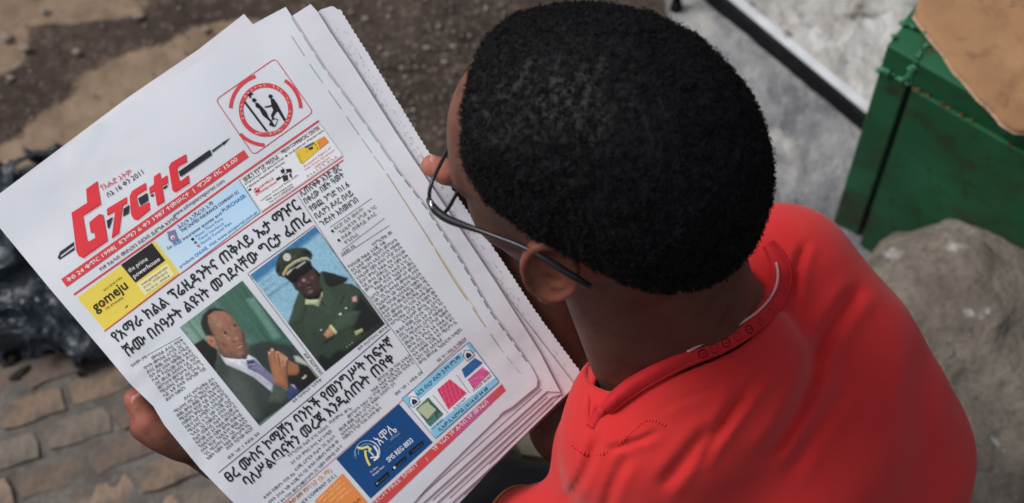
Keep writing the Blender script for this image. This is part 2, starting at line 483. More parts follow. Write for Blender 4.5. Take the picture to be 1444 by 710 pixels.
# ---- pale concrete pavement on the right with a whitewashed step and a black metal angle along its edge
def terr(poly, z0, amp, m, name, step=.016, seed=0, sides=.12, kind='structure', parent=None, label=None, cat=None):
    """slab: rough top filled from a polygon in world xy, vertical sides"""
    v2, f2 = cdt([p[:2] for p in poly], step)
    P = np.column_stack([v2, z0+0*v2[:, 0]])
    d = pdist(v2, [p[:2] for p in poly])
    P[:, 2] += (fbm(P, 14, 4, seed)*amp+fbm(P, 60, 3, seed+3)*amp*.4)*np.clip(d/.02, 0, 1)
    n_ = len(P)
    B = []
    nn_ = len(poly)
    for a in range(nn_): B.append([poly[a][0], poly[a][1], z0]); 
    V = P.tolist(); Fq = [list(f) for f in f2]
    o_ = len(V)
    for b_ in B: V.append(b_)
    for b_ in B: V.append([b_[0], b_[1], z0-sides])
    for a in range(nn_): Fq.append([o_+a, o_+nn_+a, o_+nn_+(a+1) % nn_, o_+(a+1) % nn_])
    return obj(name, newmesh(name, V, Fq, m, False), parent, kind=kind, label=label, cat=cat)
slab = [gz(930, -60, .02), gz(1040, 520, .02), gz(1500, 620, .02), gz(1700, 0, .02), gz(1500, -300, .02), gz(900, -300, .02)]
terr(slab[::-1] if False else slab, .02, .010, M['grey_c'], 'pavement_slab', seed=4)
hz_ = .052
e0 = gz(994, -25, hz_); e1 = gz(1262, 197, hz_)
ed = (e1-e0)/np.linalg.norm(e1-e0); nr = np.array([-ed[1], ed[0], 0])      # towards the far side
if nr[1] < 0: nr = -nr
e0 = e0-ed*.3
wst = [e0+nr*.012, e1+nr*.012, e1+nr*.9+ed*.3, e0+nr*.9]
terr(wst, hz_, .012, M['white_c'], 'step', seed=9, sides=.07)
# angle bar
bar = thing('metal_edging', tuple(e0), 'black metal angle bar with a whitish top flange edging the raised whitewashed concrete step', 'metal bar')
def prism(p, q, dirs, m, name, parent, wdt, h0, h1, bv=.001):
    A = [p, q, q+dirs*wdt, p+dirs*wdt]
    V, Fq = hexa([a*[1, 1, 0]+[0, 0, h0] for a in A], [a*[1, 1, 0]+[0, 0, h1] for a in A])
    o = obj(name, newmesh(name, V, Fq, m), parent); bevel(o, bv, 2); return o
prism(e0, e1, -nr, M['black'], 'side_flange', bar, .006, .018, hz_+.003)
M['zinc'] = mat('pale_worn_metal', srgb(208, 210, 216), .6, .3, noise=[(20, srgb(186, 188, 192), .4, .7), (70, srgb(110, 104, 98), .6, .75)], bump=[(80, .2, .002)])
prism(e0, e1, nr, M['zinc'], 'top_flange', bar, .015, hz_+.0035, hz_+.0075)
# small black metal leg at the top of the picture
lg = thing('metal_pole', tuple(gz(952, 14)), 'thin black metal pole end standing on the pavement just behind the hair', 'metal pole')
p = gz(953, 12, .02)
V, Fq = tube([p, p+[.01, .05, .25]], [.006, .006], 10); obj('shaft', newmesh('shaft', V, Fq, M['black'], True), lg)
V, Fq = tube([p-[0, 0, .002], p+[0, 0, .015]], [.010, .0085], 12); obj('rubber_foot', newmesh('rubber_foot', V, Fq, M['black'], True), lg)

# ---- loose stones and grit
gm = MB()
def stone(r, seed, flat=.6):
    V = []; Fq = []
    rs = np.random.default_rng(seed)
    ico = [(0, 0, 1)]+[(math.cos(a*math.tau/5)*.89, math.sin(a*math.tau/5)*.89, .45) for a in range(5)]+[(math.cos((a+.5)*math.tau/5)*.89, math.sin((a+.5)*math.tau/5)*.89, -.45) for a in range(5)]+[(0, 0, -1)]
    V = np.array(ico)*r*(1+rs.normal(size=(12, 1))*.13)*[1+rs.random()*.5, 1, flat]
    Fq = [[0, 1+a, 1+(a+1) % 5] for a in range(5)]+[[1+a, 6+a, 1+(a+1) % 5] for a in range(5)]+[[1+(a+1) % 5, 6+a, 6+(a+1) % 5] for a in range(5)]+[[11, 6+(a+1) % 5, 6+a] for a in range(5)]
    return V, Fq
for q in range(1500):
    px, py = RNG.uniform(-80, 960), RNG.uniform(-60, 520)
    if RNG.random() < .5: px = RNG.uniform(400, 720); py = RNG.uniform(-40, 260)
    if pdist(gz(px, py)[:2], pts)[0] < .02 or inpoly(gz(px, py)[:2], pts)[0]: continue
    V, Fq = stone(RNG.uniform(.0008, .0028), q)
    a = RNG.random()*6.28; R_ = np.array([[math.cos(a), -math.sin(a), 0], [math.sin(a), math.cos(a), 0], [0, 0, 1]])
    t = RNG.uniform(.10, .30); gm.add(V@R_.T+gz(px, py)+[0, 0, -.003+.002], Fq, (t, t*.93, t*.86))
obj('gravel', gm.build('gravel', M['gravel'], False, 'tone'), label='small grit scattered over the dark trodden soil', cat='gravel', kind='stuff')
PB = [(515, 27, 9, 'pale cream pebble, the brightest and largest on the dark soil right of the newspaper top'),
      (548, 24, 6, 'small greyish pebble just right of the brightest cream pebble'),
      (494, 18, 5, 'tiny pale pebble left of the brightest cream pebble, near the newspaper corner'),
      (602, 68, 7, 'greyish pebble on the dark soil midway between newspaper top and hair'),
      (536, 68, 6, 'dull pebble close to the serrated newspaper edge on the dark soil'),
      (640, 66, 6, 'grey pebble on the soil close to the left side of the hair'),
      (627, 88, 6, 'small pebble below the grey pebble near the hair'),
      (618, 38, 5, 'small dull pebble high on the soil left of the hair'),
      (566, 96, 5, 'small brownish pebble beside the long serrated newspaper edge'),
      (60, 15, 10, 'tan flat pebble in the dust at the upper left corner'),
      (34, 68, 11, 'pale pebble on dark soil near the left picture edge'),
      (195, 22, 11, 'grey pebble above the tan dust patch, left of the newspaper top'),
      (108, 73, 9, 'dull grey pebble at the left border of the tan dust patch'),
      (290, 42, 9, 'tan pebble close to the top of the newspaper left of its corner'),
      (8, 52, 15, 'large tan stone cut off by the left picture edge'),
      (14, 110, 8, 'reddish pebble at the left picture edge above the plastic bag')]
for (px, py, r, lab) in PB:
    V, Fq = stone(r/1000*.8, int(px), .32)
    me = newmesh('pebble', V, Fq, M['pebble'], True); o = obj('pebble', me, None, lab, 'pebble', 'pebbles lying on the soil')
    o.location = gz(px, py)+[0, 0, .001]; o.modifiers.new('s', 'SUBSURF').levels = 1; o.modifiers['s'].render_levels = 2

# ---- boulder
def world_sdf_obj(name, f, lo, hi, h, m, **kw):
    V, Q = nets(f, lo, hi, h, 1.9)
    V = relax(V, Q, 1)
    return newmesh(name, V, Q, m, True)
rc = gz(1440, 552, .085)
def f_rock(p):
    A = np.array([[math.cos(.3), math.sin(.3), 0], [-math.sin(.3), math.cos(.3), 0], [0, 0, 1]])
    d = sd_box(p, rc, (.20, .19, .13), A, .075)
    d = smin(d, sd_ell(p, rc+[-.06, .07, .02], (.15, .13, .13)), .06)
    q = p.copy()
    return d+fbm(q, 6, 3, 21)*.034+fbm(q, 30, 3, 8)*.009+fbm(q, 110, 2, 3)*.0025-np.abs(fbm(q, 14, 2, 55))*.012
rk = world_sdf_obj('boulder', f_rock, rc-[.32, .32, .2], rc+[.32, .32, .24], .0055, M['rock'])
obj('boulder', rk, None, 'rough grey brown boulder behind the red shirt in front of the green metal box', 'rock')

# ---- crumpled black plastic bag
bc = gz(25, 365, .05)
def f_bag(p):
    d = sd_ell(p, bc, (.135, .145, .085))
    d = smin(d, sd_ell(p, bc+[.06, .10, -.02], (.09, .07, .055)), .04)
    d = smin(d, sd_ell(p, gz(105, 440, .03), (.075, .06, .05)), .04)
    q = p+np.stack([vnoise(p, 9, 2), vnoise(p, 9, 3), vnoise(p, 9, 4)], 1)*.03
    r1 = 1-np.abs(vnoise(q*[1, 1, .6], 17, 7)); r2 = 1-np.abs(vnoise(q*[.6, 1, 1], 36, 9))
    return d-(r1**6)*.044-(r2**4)*.020+.022+fbm(p, 7, 2, 3)*.02
bm_ = world_sdf_obj('bag', f_bag, bc-[.24, .26, .12], bc+[.26, .28, .16], .0045, M['bag'])
obj('plastic_bag', bm_, None, 'crumpled black plastic bag lying on the soil behind the left edge of the newspaper', 'plastic bag')
# curled dry scrap on the soil under the bag
sm_ = MB()
for q, (a, b2, c2) in enumerate([((0, 498), (28, 486), (44, 470)), ((0, 522), (18, 508), (30, 494)), ((8, 540), (30, 530), (52, 512))]):
    p = np.array([gz(*a, .004), gz(*b2, .022), gz(*c2, .006)])
    t = np.linspace(0, 1, 9)[:, None]; C_ = (1-t)**2*p[0]+2*t*(1-t)*p[1]+t*t*p[2]
    V, Fq = tube(C_, .002+.006*np.sin(np.linspace(0.2, 3, 9)), 6); sm_.add(V, Fq)
obj('dry_leaf', sm_.build('dry_leaf', M['leaf'], True, color=False), None, 'dark curled dry leaf on the pavement below the black plastic bag', 'leaf')

# ---- green metal box with cardboard
def vert_top(base, px, py):
    """point above ground point base whose projection has height py"""
    lo, hi = 0, 1.5
    for _ in range(50):
        mid = (lo+hi)/2; c = w2c(base+[0, 0, mid])[0]
        if 355-c[1]/-c[2]*FPX > py: lo = mid
        else: hi = mid
    return mid
gb = gz(1172, 322, 0)                    # foot of the near left post corner
H = vert_top(gb, 1240, 62)
print('box height', H)
A0 = gb*[1, 1, 0]
fr_ = gz(1444, 172, H)*[1, 1, 0]-A0; fr_ /= np.linalg.norm(fr_)      # front direction
sd_ = gz(1295, -18, H)*[1, 1, 0]-A0; sd_ /= np.linalg.norm(sd_)
inn = np.array([-fr_[1], fr_[0], 0]);  inn *= 1 if inn@sd_ > 0 else -1
print('front', fr_, 'side', sd_, 'inn', inn, fr_@sd_)
sd_ = inn*.9+sd_*.1; sd_ /= np.linalg.norm(sd_)
box = thing('metal_box', tuple(A0), 'green painted metal box frame with worn panels standing behind the boulder', 'metal box')
ez = np.array([0, 0, 1.0])
def beam(p, d1, l1, d2, l2, z0, z1, m, name, bv=.0025, parent=None):
    A = [p, p+d1*l1, p+d1*l1+d2*l2, p+d2*l2]
    V, Fq = hexa([a+ez*z0 for a in A], [a+ez*z1 for a in A])
    if np.cross(d1, d2)[2] < 0: Fq = [f[::-1] for f in Fq]
    o = obj(name, newmesh(name, V, Fq, m), parent or box); bevel(o, bv, 3); return o
PW = .040
beam(A0, fr_, PW, inn, PW, 0, H-.003, M['green'], 'post')
beam(A0+inn*.50, fr_, PW, inn, PW, 0, H-.003, M['green'], 'post')
beam(A0+fr_*.66, fr_, PW, inn, PW, 0, H-.003, M['green'], 'post')
beam(A0+fr_*.66+inn*.50, fr_, PW, inn, PW, 0, H-.003, M['green'], 'post')
beam(A0+fr_*(PW+.001)-inn*.002, fr_, .618, inn, PW, H-.052, H, M['green'], 'front_rail')
beam(A0+inn*(PW+.001)-fr_*.002, fr_, PW, inn, .458, H-.050, H+.002, M['green'], 'side_rail')
beam(A0+fr_*.661+inn*(PW+.001), fr_, PW, inn, .458, H-.050, H+.001, M['green'], 'side_rail')
beam(A0+fr_*(PW+.001)+inn*.5, fr_, .618, inn, PW, H-.052, H, M['green'], 'back_rail')
beam(A0+fr_*(PW+.010)-inn*.010, fr_, .60, inn, .006, .01, H-.044, M['green'], 'front_panel', .0008)
beam(A0+inn*(PW+.009)+fr_*.010, inn, .45, fr_, .004, .01, H-.058, M['green'], 'side_panel', .001)
beam(A0+fr_*.03+inn*.03, fr_, .64, inn, .48, H-.075, H-.068, M['green'], 'shelf_sheet', .001)
# weld lumps round the corner joint, rust along the panel top
wl = MB()
for q in range(46):
    side = q % 3
    z = H-.050+RNG.normal()*.003 if side != 1 else H+.001
    if side == 0: c = A0+fr_*RNG.uniform(0, PW)-inn*.001
    elif side == 1: c = A0+(fr_*(PW*RNG.choice([0.02, 1]))+inn*RNG.uniform(0, PW)) if RNG.random() < .5 else A0+inn*PW+fr_*RNG.uniform(-.002, PW)
    else: c = A0+fr_*(PW+RNG.normal()*.003)-inn*.001; z = RNG.uniform(H-.05, H)
    V, Fq = stone(RNG.uniform(.003, .0058), 900+q, .8); wl.add(V+c*[1, 1, 0]+ez*z, Fq)
o = obj('weld_bead', wl.build('weld', M['green_hi'], True, color=False), box, kind='stuff'); o.modifiers.new('s', 'SUBSURF').render_levels = 1
ru = MB()
for q in range(60):
    c = A0+fr_*RNG.uniform(PW+.012, .42)-inn*.006
    V, Fq = stone(RNG.uniform(.0012, .0042), 1300+q, .35); ru.add(V+c*[1, 1, 0]+ez*(H-.0435+RNG.normal()*.0008), Fq)
obj('rust_crust', ru.build('rust', M['rust'], True, color=False), box, kind='stuff')
# cardboard sheet folded, resting on the box
def cz(px, py, h): return gz(px, py, h)
cp = [(1289, 20), (1300, -10), (1330, -80), (1640, -80), (1640, 130), (1500, 150), (1452, 186), (1432, 184), (1412, 172), (1401, 154), (1381, 138), (1360, 112), (1345, 96), (1330, 72), (1313, 52)]
hc = H+.010
cp3 = np.array([gz(x, y, hc) for x, y in cp])
v2, f2 = cdt(cp3[:, :2], .009)
P = np.column_stack([v2, hc+0*v2[:, 0]])
ca, cb = gz(1401, 158, hc)[:2], gz(1470, 84, hc)[:2]
cn = np.array([-(cb-ca)[1], (cb-ca)[0]]); cn /= np.linalg.norm(cn)
dist = (v2-ca)@cn
P[:, 2] += .004*np.exp(-(dist/.02)**2)*0-.006*np.exp(-(dist/.003)**2)+fbm(P, 8, 3, 4)*.004
P[:, 2] -= .002*np.exp(-((pdist(v2, cp3[:, :2]))/.006))
me = newmesh('sheet', P, f2, M['card'], True)
cb_ = thing('cardboard_sheet', tuple(cp3[0]), 'creased brown cardboard sheet lying on top of the green metal box', 'cardboard')
o = obj('top_layer', me, cb_); so = o.modifiers.new('t', 'SOLIDIFY'); so.thickness = .0012; so.offset = -1
P2 = P.copy(); P2[:, 2] -= .005; P2[:, :2] -= (inn[:2]*.0015)
M['card_in'] = mat('cardboard_edge', srgb(186, 158, 132), .9, .1, bump=[(300, .4, .001)], noise=[(200, srgb(140, 110, 88), .45, .7)])
o = obj('bottom_layer', newmesh('sheet', P2, f2, M['card_in'], True), cb_); so = o.modifiers.new('t', 'SOLIDIFY'); so.thickness = .001; so.offset = -1
# ================================================================== NEWSPAPER
def wr(px, py):
    P = np.stack([px/1.0, py/1.0, 0*px], 1)
    t = (px*.81-py*.58); s_ = (px*.58+py*.81)
    Q = np.stack([t, s_, 0*t], 1)
    r = fbm(Q, 1/150, 2, 31)*.0042+fbm(Q*[1, .35, 1], 1/60, 2, 32)*.0006
    for (cx, cy, rad, am) in [(205, 520, 60, .0022), (270, 640, 60, .0012), (715, 500, 50, .0016), (640, 300, 60, .0008), (120, 190, 90, .0009)]:
        r = r+fbm(P, 1/22, 3, int(cx))*am*np.exp(-((px-cx)**2+(py-cy)**2)/rad**2)
    return r
def dp(px, py):
    px = np.atleast_1d(np.asarray(px, float)); py = np.atleast_1d(np.asarray(py, float))
    a = ((px-370)*.8-(py-330)*.6)/300; b_ = ((px-370)*.6+(py-330)*.8)/300
    return 1.55+.009*a**2+.012*b_**2*np.where(b_ > 0, 1.4, .6)+wr(px, py)
def NP(pts, off=0.0):
    pts = np.atleast_2d(np.asarray(pts, float))
    return ws(pts[:, 0], pts[:, 1], dp(pts[:, 0], pts[:, 1])-off)
def bil(q, u, v):
    q = np.asarray(q, float); u = u[:, None]; v = v[:, None]
    return q[0]*(1-u)*(1-v)+q[1]*u*(1-v)+q[2]*u*v+q[3]*(1-u)*v
INK = (.012, .012, .015)
def addgrid(mb, quad, off, nx, ny, cf):
    u, v = np.meshgrid(np.linspace(0, 1, nx+1), np.linspace(0, 1, ny+1), indexing='ij')
    p = bil(quad, u.ravel(), v.ravel())
    i, j = np.meshgrid(np.arange(nx), np.arange(ny), indexing='ij'); i = i.ravel(); j = j.ravel(); k = ny+1
    F = np.stack([i*k+j, i*k+j+1, (i+1)*k+j+1, (i+1)*k+j], 1)
    c = cf(p[:, 0], p[:, 1]) if callable(cf) else np.tile(cf, (len(p), 1))
    mb.add(NP(p, off), F.tolist(), c)
def rect(mb, quad, col, off=.0003, step=5):
    q = np.asarray(quad, float)
    nx = max(1, int(np.linalg.norm(q[1]-q[0])/step)); ny = max(1, int(np.linalg.norm(q[3]-q[0])/step))
    addgrid(mb, q, off, nx, ny, col)
def poly(mb, pts, col, off=.0005, step=6, tr=None):
    pts = np.asarray(pts, float)
    if tr: pts = pts/tr[2]+[tr[0], tr[1]]
    v, f = cdt(pts, step)
    f = [q[::-1] for q in f]
    mb.add(NP(v, off), f, col)
def line(mb, pts, wd, col, off=.0004, closed=False, dash=None):
    pts = [np.array(p, float) for p in pts]
    if closed: pts.append(pts[0])
    R = [pts[0]]
    for a, b_ in zip(pts[:-1], pts[1:]):
        k = max(1, int(np.linalg.norm(b_-a)/6))
        R += [a+(b_-a)*t/k for t in range(1, k+1)]
    R = np.array(R); T = np.gradient(R, axis=0); T /= np.linalg.norm(T, axis=1)[:, None]+1e-9
    N_ = np.stack([-T[:, 1], T[:, 0]], 1)
    w_ = np.broadcast_to(np.asarray(wd, float), (len(R),))[:, None]/2
    A = R-N_*w_; B = R+N_*w_; n_ = len(R)
    F = [[i, i+n_, i+n_+1, i+1] for i in range(n_-1) if dash is None or (i % dash[0]) < dash[1]]
    mb.add(NP(np.vstack([A, B]), off), F, col)
_cache = {}
def glyphs(s, bold=0.0):
    key = (s, bold)
    if key in _cache: return _cache[key]
    cu = bpy.data.curves.new('t', 'FONT'); cu.body = s; cu.size = 1; cu.resolution_u = 2; cu.offset = bold; cu.fill_mode = 'FRONT'
    o = bpy.data.objects.new('t', cu); COL.objects.link(o)
    dg = bpy.context.evaluated_depsgraph_get()
    me = bpy.data.meshes.new_from_object(o.evaluated_get(dg))
    V = np.zeros(len(me.vertices)*3, np.float32); me.vertices.foreach_get('co', V); V = V.reshape(-1, 3)[:, :2].astype(float)
    F = [list(p.vertices) for p in me.polygons]
    bpy.data.objects.remove(o); bpy.data.curves.remove(cu); bpy.data.meshes.remove(me)
    _cache[key] = (V, F); return V, F
def text(mb, s, p0, p1, h, col=INK, bold=0.0, off=.0006, shear=0.0, up=None, em=.72):
    V, F = glyphs(s)
    if not len(V): return
    p0 = np.array(p0, float); p1 = np.array(p1, float); d = p1-p0
    u = np.array([d[1], -d[0]])/np.linalg.norm(d) if up is None else np.array(up, float)/np.linalg.norm(up)
    x0, x1 = V[:, 0].min(), V[:, 0].max()
    t = (V[:, 0]-x0)/(x1-x0); y = V[:, 1]/em*h
    P = p0+t[:, None]*d+y[:, None]*(u+shear*d/np.linalg.norm(d))
    mb.add(NP(P, off), F, col)
    if bold > .007:                      # heavier print: the strokes laid down again, shifted
        b_ = bold*h*.95; e = d/np.linalg.norm(d)
        for k, (sx, sy) in enumerate(((1, 0), (-1, 0), (.3, .8), (-.3, -.8))[:4 if bold > .02 else 2]):
            mb.add(NP(P+e*sx*b_+u*sy*b_, off+.00002*(k+1)), F, col)
WORDS = 'የኢትዮጵያ መንግሥት ከተማ ሰኔ ቀን በመሆኑ ተናግረዋል አስተዳደር ክልል ፕሬዚዳንት እና ነው ብር ሚሊዮን ዶላር የውጭ ንግድ ባንክ አዲስ አበባ ሕዝብ ጋር ላይ ውስጥ ከዚህ በፊት ይሁን እንጂ አቶ ጠቅላይ ሚኒስትር ስብሰባ ሪፖርት መረጃ ጥናት ዓመት ወር በጀት ገቢ ወጪ ጉዳይ ፍርድ ቤት ሥራ ኃላፊ ኮሚሽን የሆነው የነበረው እንዲሁም መካከል ቢሮ ሰዓት እሑድ ምክር ቤት ተቋም አገር ውሳኔ'.split()
def words(nc):
    s = ''
    while len(s) < nc: s += random.choice(WORDS)+' '
    return s[:nc].strip()
def para(mb, quad, n_, h, col=(.03, .03, .035), short=(), nc=None, bold=.008):
    q = np.asarray(quad, float)
    for i in range(n_):
        v = (i+1)/n_
        a = q[0]*(1-v)+q[3]*v; b_ = q[1]*(1-v)+q[2]*v
        if i in short:
            if short[i] == 0: continue
            if short[i] > 0: b_ = a+(b_-a)*short[i]
            else: a = b_+(a-b_)*(-short[i])
        L_ = np.linalg.norm(b_-a)
        k = max(3, int(L_/(h*.84))) if nc is None else nc
        text(mb, words(k), a, b_, h, col, bold)
tp = lambda ox, oy, s: (lambda x, y: (ox+x/s, oy+y/s))

# ---- sheets
S1 = [(-24, 293), (40, 250), (150, 166), (266, 97), (330, 52), (358, 34), (380, 22), (403, 10), (412, 24), (456, 93), (490, 138), (530, 195), (560, 238), (600, 290), (650, 366),
      (693, 440), (720, 476), (748, 515), (757, 532), (727, 565), (660, 630), (600, 690), (540, 760), (352, 740), (329, 709), (282, 661), (232, 600), (216, 573), (183, 541), (149, 500), (132, 480), (70, 407), (0, 322)]
S0 = [(-20, 288), (60, 228), (180, 138), (280, 70), (344, 20), (358, 36), (420, 120), (300, 300), (100, 330)]
SB = [(300, 100), (390, 30), (410, 24), (438, 6), (448, 17), (466, 46), (500, 96), (560, 190), (640, 310), (700, 400), (760, 495), (790, 553), (771, 552), (598, 708), (560, 750), (420, 600)]
SC = [(420, 60), (440, 24), (452, 14), (467, 9), (480, 14), (520, 78), (566, 152), (605, 216), (640, 270), (700, 356), (760, 446), (826, 535), (815, 545), (790, 565), (740, 612), (651, 706), (600, 755), (520, 600)]
SD = [(420, 200), (520, 200), (700, 420), (792, 556), (778, 560), (617, 708), (570, 755), (420, 600)]
SE = [(420, 200), (520, 200), (700, 400), (812, 545), (806, 549), (700, 652), (636, 710), (590, 755), (420, 600)]
news = thing('newspaper', tuple(NP([(380, 360)])[0]), 'folded Amharic newspaper with red masthead and two colour photographs held by the reader', 'newspaper')
def curl(v, e0, e1, am, wd):
    """lift towards the viewer along an edge"""
    e0 = np.array(e0, float); e1 = np.array(e1, float); n_ = np.array([-(e1-e0)[1], (e1-e0)[0]]); n_ /= np.linalg.norm(n_)
    return am*np.exp(-(np.abs((v-e0)@n_)/wd)**2)
def sheet(pl, off, name, m, step=8, zig=None, lift=None, parent=news):
    if zig:
        out = []
        n_ = len(pl)
        for a in range(n_):
            p, q = np.array(pl[a], float), np.array(pl[(a+1) % n_], float); out.append(p)
            if zig[0] <= a < zig[1]:
                k = int(np.linalg.norm(q-p)/3.6); nn_ = np.array([(q-p)[1], -(q-p)[0]])/np.linalg.norm(q-p)
                for t in range(1, k): out.append(p+(q-p)*t/k+nn_*((t % 2)*1.6-.8+random.uniform(-.3, .3)))
        pl = out
    v, f = cdt(pl, step)
    o_ = np.full(len(v), off, float)
    if lift is not None: o_ = o_+lift(v)
    P = ws(v[:, 0], v[:, 1], dp(v[:, 0], v[:, 1])-o_)
    P2 = ws(v[:, 0], v[:, 1], dp(v[:, 0], v[:, 1])-o_+.00012)
    n_ = len(P)
    me = newmesh(name, np.vstack([P, P2]), np.array([q[::-1] for q in f]+[[i+n_ for i in q] for q in f]), m, True)
    return obj(name, me, parent)
front = sheet(S1, 0, 'front_sheet', M['paper'])
lf = lambda v: curl(v, (760, 556), (600, 706), .0035, 26)*(v[:, 1] > 500)
sheet(S0, -.0018, 'inner_sheet', M['paper_back'])
sheet(SB, -.0016, 'inner_sheet', M['paper_back'])
sheet(SD, -.0034, 'inner_sheet', M['paper_back'])
sheet(SE, -.0052, 'inner_sheet', M['paper_back'])
sheet(SC, -.0072, 'inner_sheet', M['paper_back'], zig=(3, 11))
# the curled corner of the front sheet
cm = MB(); poly(cm, [(700, 586), (752, 530), (758, 534), (757, 545), (722, 574)], (.72, .72, .75), .0012, 5)
obj('curled_corner', cm.build('corner', M['paper_back'], color=False), front)

# ---- masthead
mh = MB()
RED = srgb(214, 50, 62); RED2 = srgb(206, 66, 72)
c8 = (80, 240, 4.4375); c2_ = (200, 190, 5.07)
L1 = [(183, 120), (253, 70), (275, 213), (163, 285), (188, 435), (200, 448), (240, 425), (236, 390), (212, 390), (203, 328), (265, 275), (290, 280), (318, 440), (165, 548), (135, 535), (122, 510), (92, 268), (190, 205)]
L2 = [(313, 243), (437, 168), (438, 205), (412, 222), (388, 393), (343, 425), (365, 255), (316, 283)]
L3 = [(455, 165), (472, 130), (555, 80), (560, 120), (505, 152), (497, 168), (512, 232), (578, 200), (582, 245), (505, 310), (480, 305), (465, 280)]
L4 = [(607, 42), (645, 15), (652, 58), (690, 32), (694, 78), (658, 98), (672, 195), (627, 222), (612, 128), (582, 150), (577, 112), (608, 88)]
L5 = [(192, 232), (210, 200), (314, 140), (320, 192), (258, 226), (250, 245), (266, 325), (278, 332), (332, 290), (338, 345), (238, 410), (218, 398)]
PINK = srgb(232, 176, 182); DR = srgb(140, 26, 36)
for pl, t in ((L1, c8), (L2, c8), (L3, c8), (L4, c8), (L5, c2_)):
    pp = np.array(pl, float)/t[2]+[t[0], t[1]]
    poly(mh, pp+[1.5, 2.3], PINK, .00025, 8)
    poly(mh, pp+[.5, .8], DR, .00045, 8)
    poly(mh, pp, RED, .00065, 8)
BLK = srgb(34, 34, 42)
poly(mh, [(262, 265), (485, 108), (500, 145), (275, 302)], BLK, .0009, 8, c2_)
poly(mh, [(500, 112), (568, 64), (576, 76), (506, 130)], srgb(70, 70, 78), .0005, 8, c2_)
poly(mh, [(568, 62), (632, 22), (584, 78)], BLK, .0005, 8, c2_)
poly(mh, [(20, 512), (106, 450), (112, 500), (18, 562), (5, 548)], BLK, .0004, 8, c8)
poly(mh, [(24, 536), (108, 474), (110, 484), (26, 546)], srgb(190, 192, 200), .0006, 8, c8)
for pl in ([(312, 318), (350, 292), (326, 368), (318, 360)], [(418, 242), (453, 218), (450, 268), (415, 292)], [(508, 178), (566, 142), (572, 190), (522, 222)],
           [(585, 160), (604, 148), (608, 158), (592, 170)], [(664, 110), (692, 90), (690, 105), (668, 122)]):
    poly(mh, pl, BLK, .0009, 8, c8)
rect(mh, [(86, 394), (343.7, 211.7), (350.5, 221.8), (94, 405)], RED2, .0004)
W_ = (.82, .80, .82)
text(mh, 'ቅፅ 24 ቁጥር 1998|  ጳጉሜን 6 ቀን 1987 ተመሠረተ  |  ዋጋው ብር 15.00', (97, 398.5), (336, 226.5), 5.8, W_, .012, .0007)
text(mh, 'የነፃ የሐሳብ መድረክን በደንብ ይደግፉ አንባቢ', (142, 383), (250, 308), 5.0, INK, .015)
text(mh, 'www.ethiopianreporter.com', (245, 307), (317, 256.5), 6.0, srgb(40, 50, 80), .0, .0005)
text(mh, 'የእሑድ እትም', (144, 269), (187, 246), 8, srgb(200, 70, 84), .0)
text(mh, 'ሰኔ 16 ቀን 2011', (153, 279), (203, 245), 7.4, INK, .002)
line(mh, [(104, 416), (217, 336.5), (330, 254), (449.5, 170.5)], 2.6, RED2)
line(mh, [(147, 467.5), (252, 388), (330, 342), (369, 299.5+3), (484, 221)][:2]+[(369, 305), (484, 226)], 1.6, RED2)
line(mh, [(369, 300), (484, 220.5)], 1.0, RED2)
obj('masthead', mh.build('masthead', M['print']), front, label='red lettered masthead with a black pen and a red date band')

# ---- emblem
em = MB()
def arc(c, r, a0, a1, n_=24): return [(c[0]+r*math.cos(math.radians(a)), c[1]-r*math.sin(math.radians(a))) for a in np.linspace(a0, a1, n_)]
ce = (374.6, 155.3)
cr = [np.array(p, float) for p in ((304, 141), (387.8, 82.4), (441.6, 158.5), (357.6, 219))]
rb = []
for i in range(4):
    p, a, b_ = cr[i], cr[i-1], cr[(i+1) % 4]
    da = (a-p)/np.linalg.norm(a-p)*7; db = (b_-p)/np.linalg.norm(b_-p)*7
    for t in np.linspace(0, 1, 5): rb.append((p+da)*(1-t)**2+2*t*(1-t)*p+(p+db)*t*t)
line(em, rb, 1.1, RED2, closed=True)
line(em, arc(ce, 34.8, 0, 360, 60), 6.2, RED2, .0004)
line(em, arc(ce, 49.5, 177, 107), 5, RED2); line(em, arc(ce, 49.5, 57, 3), 5, RED2); line(em, arc(ce, 49.5, 223, 268), 5, RED2)
ring = 'ድህነት መሃይምነት ችግር ሥራ ፈትነት ይብቃ '
for i, ch in enumerate(ring):
    if ch == ' ': continue
    a = math.radians(200-i*300/len(ring)); r = 32.8
    p = np.array([ce[0]+r*math.cos(a), ce[1]-r*math.sin(a)]); t = np.array([math.sin(a), math.cos(a)]); u = np.array([math.cos(a), -math.sin(a)])
    text(em, ch, p-t*1.7, p+t*1.7, 3.3, (.75, .6, .6), .0, .0006, up=u)
text(em, 'FREE PRESS WEEKLY', (ce[0]-14, ce[1]+34.5), (ce[0]+24, ce[1]+29), 2.6, (.75, .6, .6), 0, .0006)
t3 = (300, 80, 5.07)
line(em, [(300+228/5.07, 80+325/5.07), (300+390/5.07, 80+540/5.07)], 2.9, INK, .0005)
P_ = lambda pl: poly(em, pl, INK, .0006, 8, t3)
P_([(245, 268), (278, 256), (288, 268), (270, 280), (276, 298), (262, 296), (258, 284)])
def disc(c, r): P_([(c[0]+r*math.cos(a), c[1]+r*math.sin(a)) for a in np.linspace(0, 6.0, 12)])
disc((295, 312), 15); disc((412, 285), 15)
P_([(302, 332), (322, 330), (352, 360), (382, 395), (396, 430), (378, 440), (356, 420), (330, 372), (308, 362)])
P_([(378, 438), (396, 430), (420, 458), (444, 498), (432, 502), (404, 492), (412, 470)])
P_([(412, 300), (436, 302), (462, 340), (484, 384), (462, 396), (430, 380), (418, 350)])
P_([(462, 388), (484, 384), (522, 452), (510, 464)]); P_([(434, 380), (456, 392), (432, 430), (440, 452), (424, 450), (416, 420)])
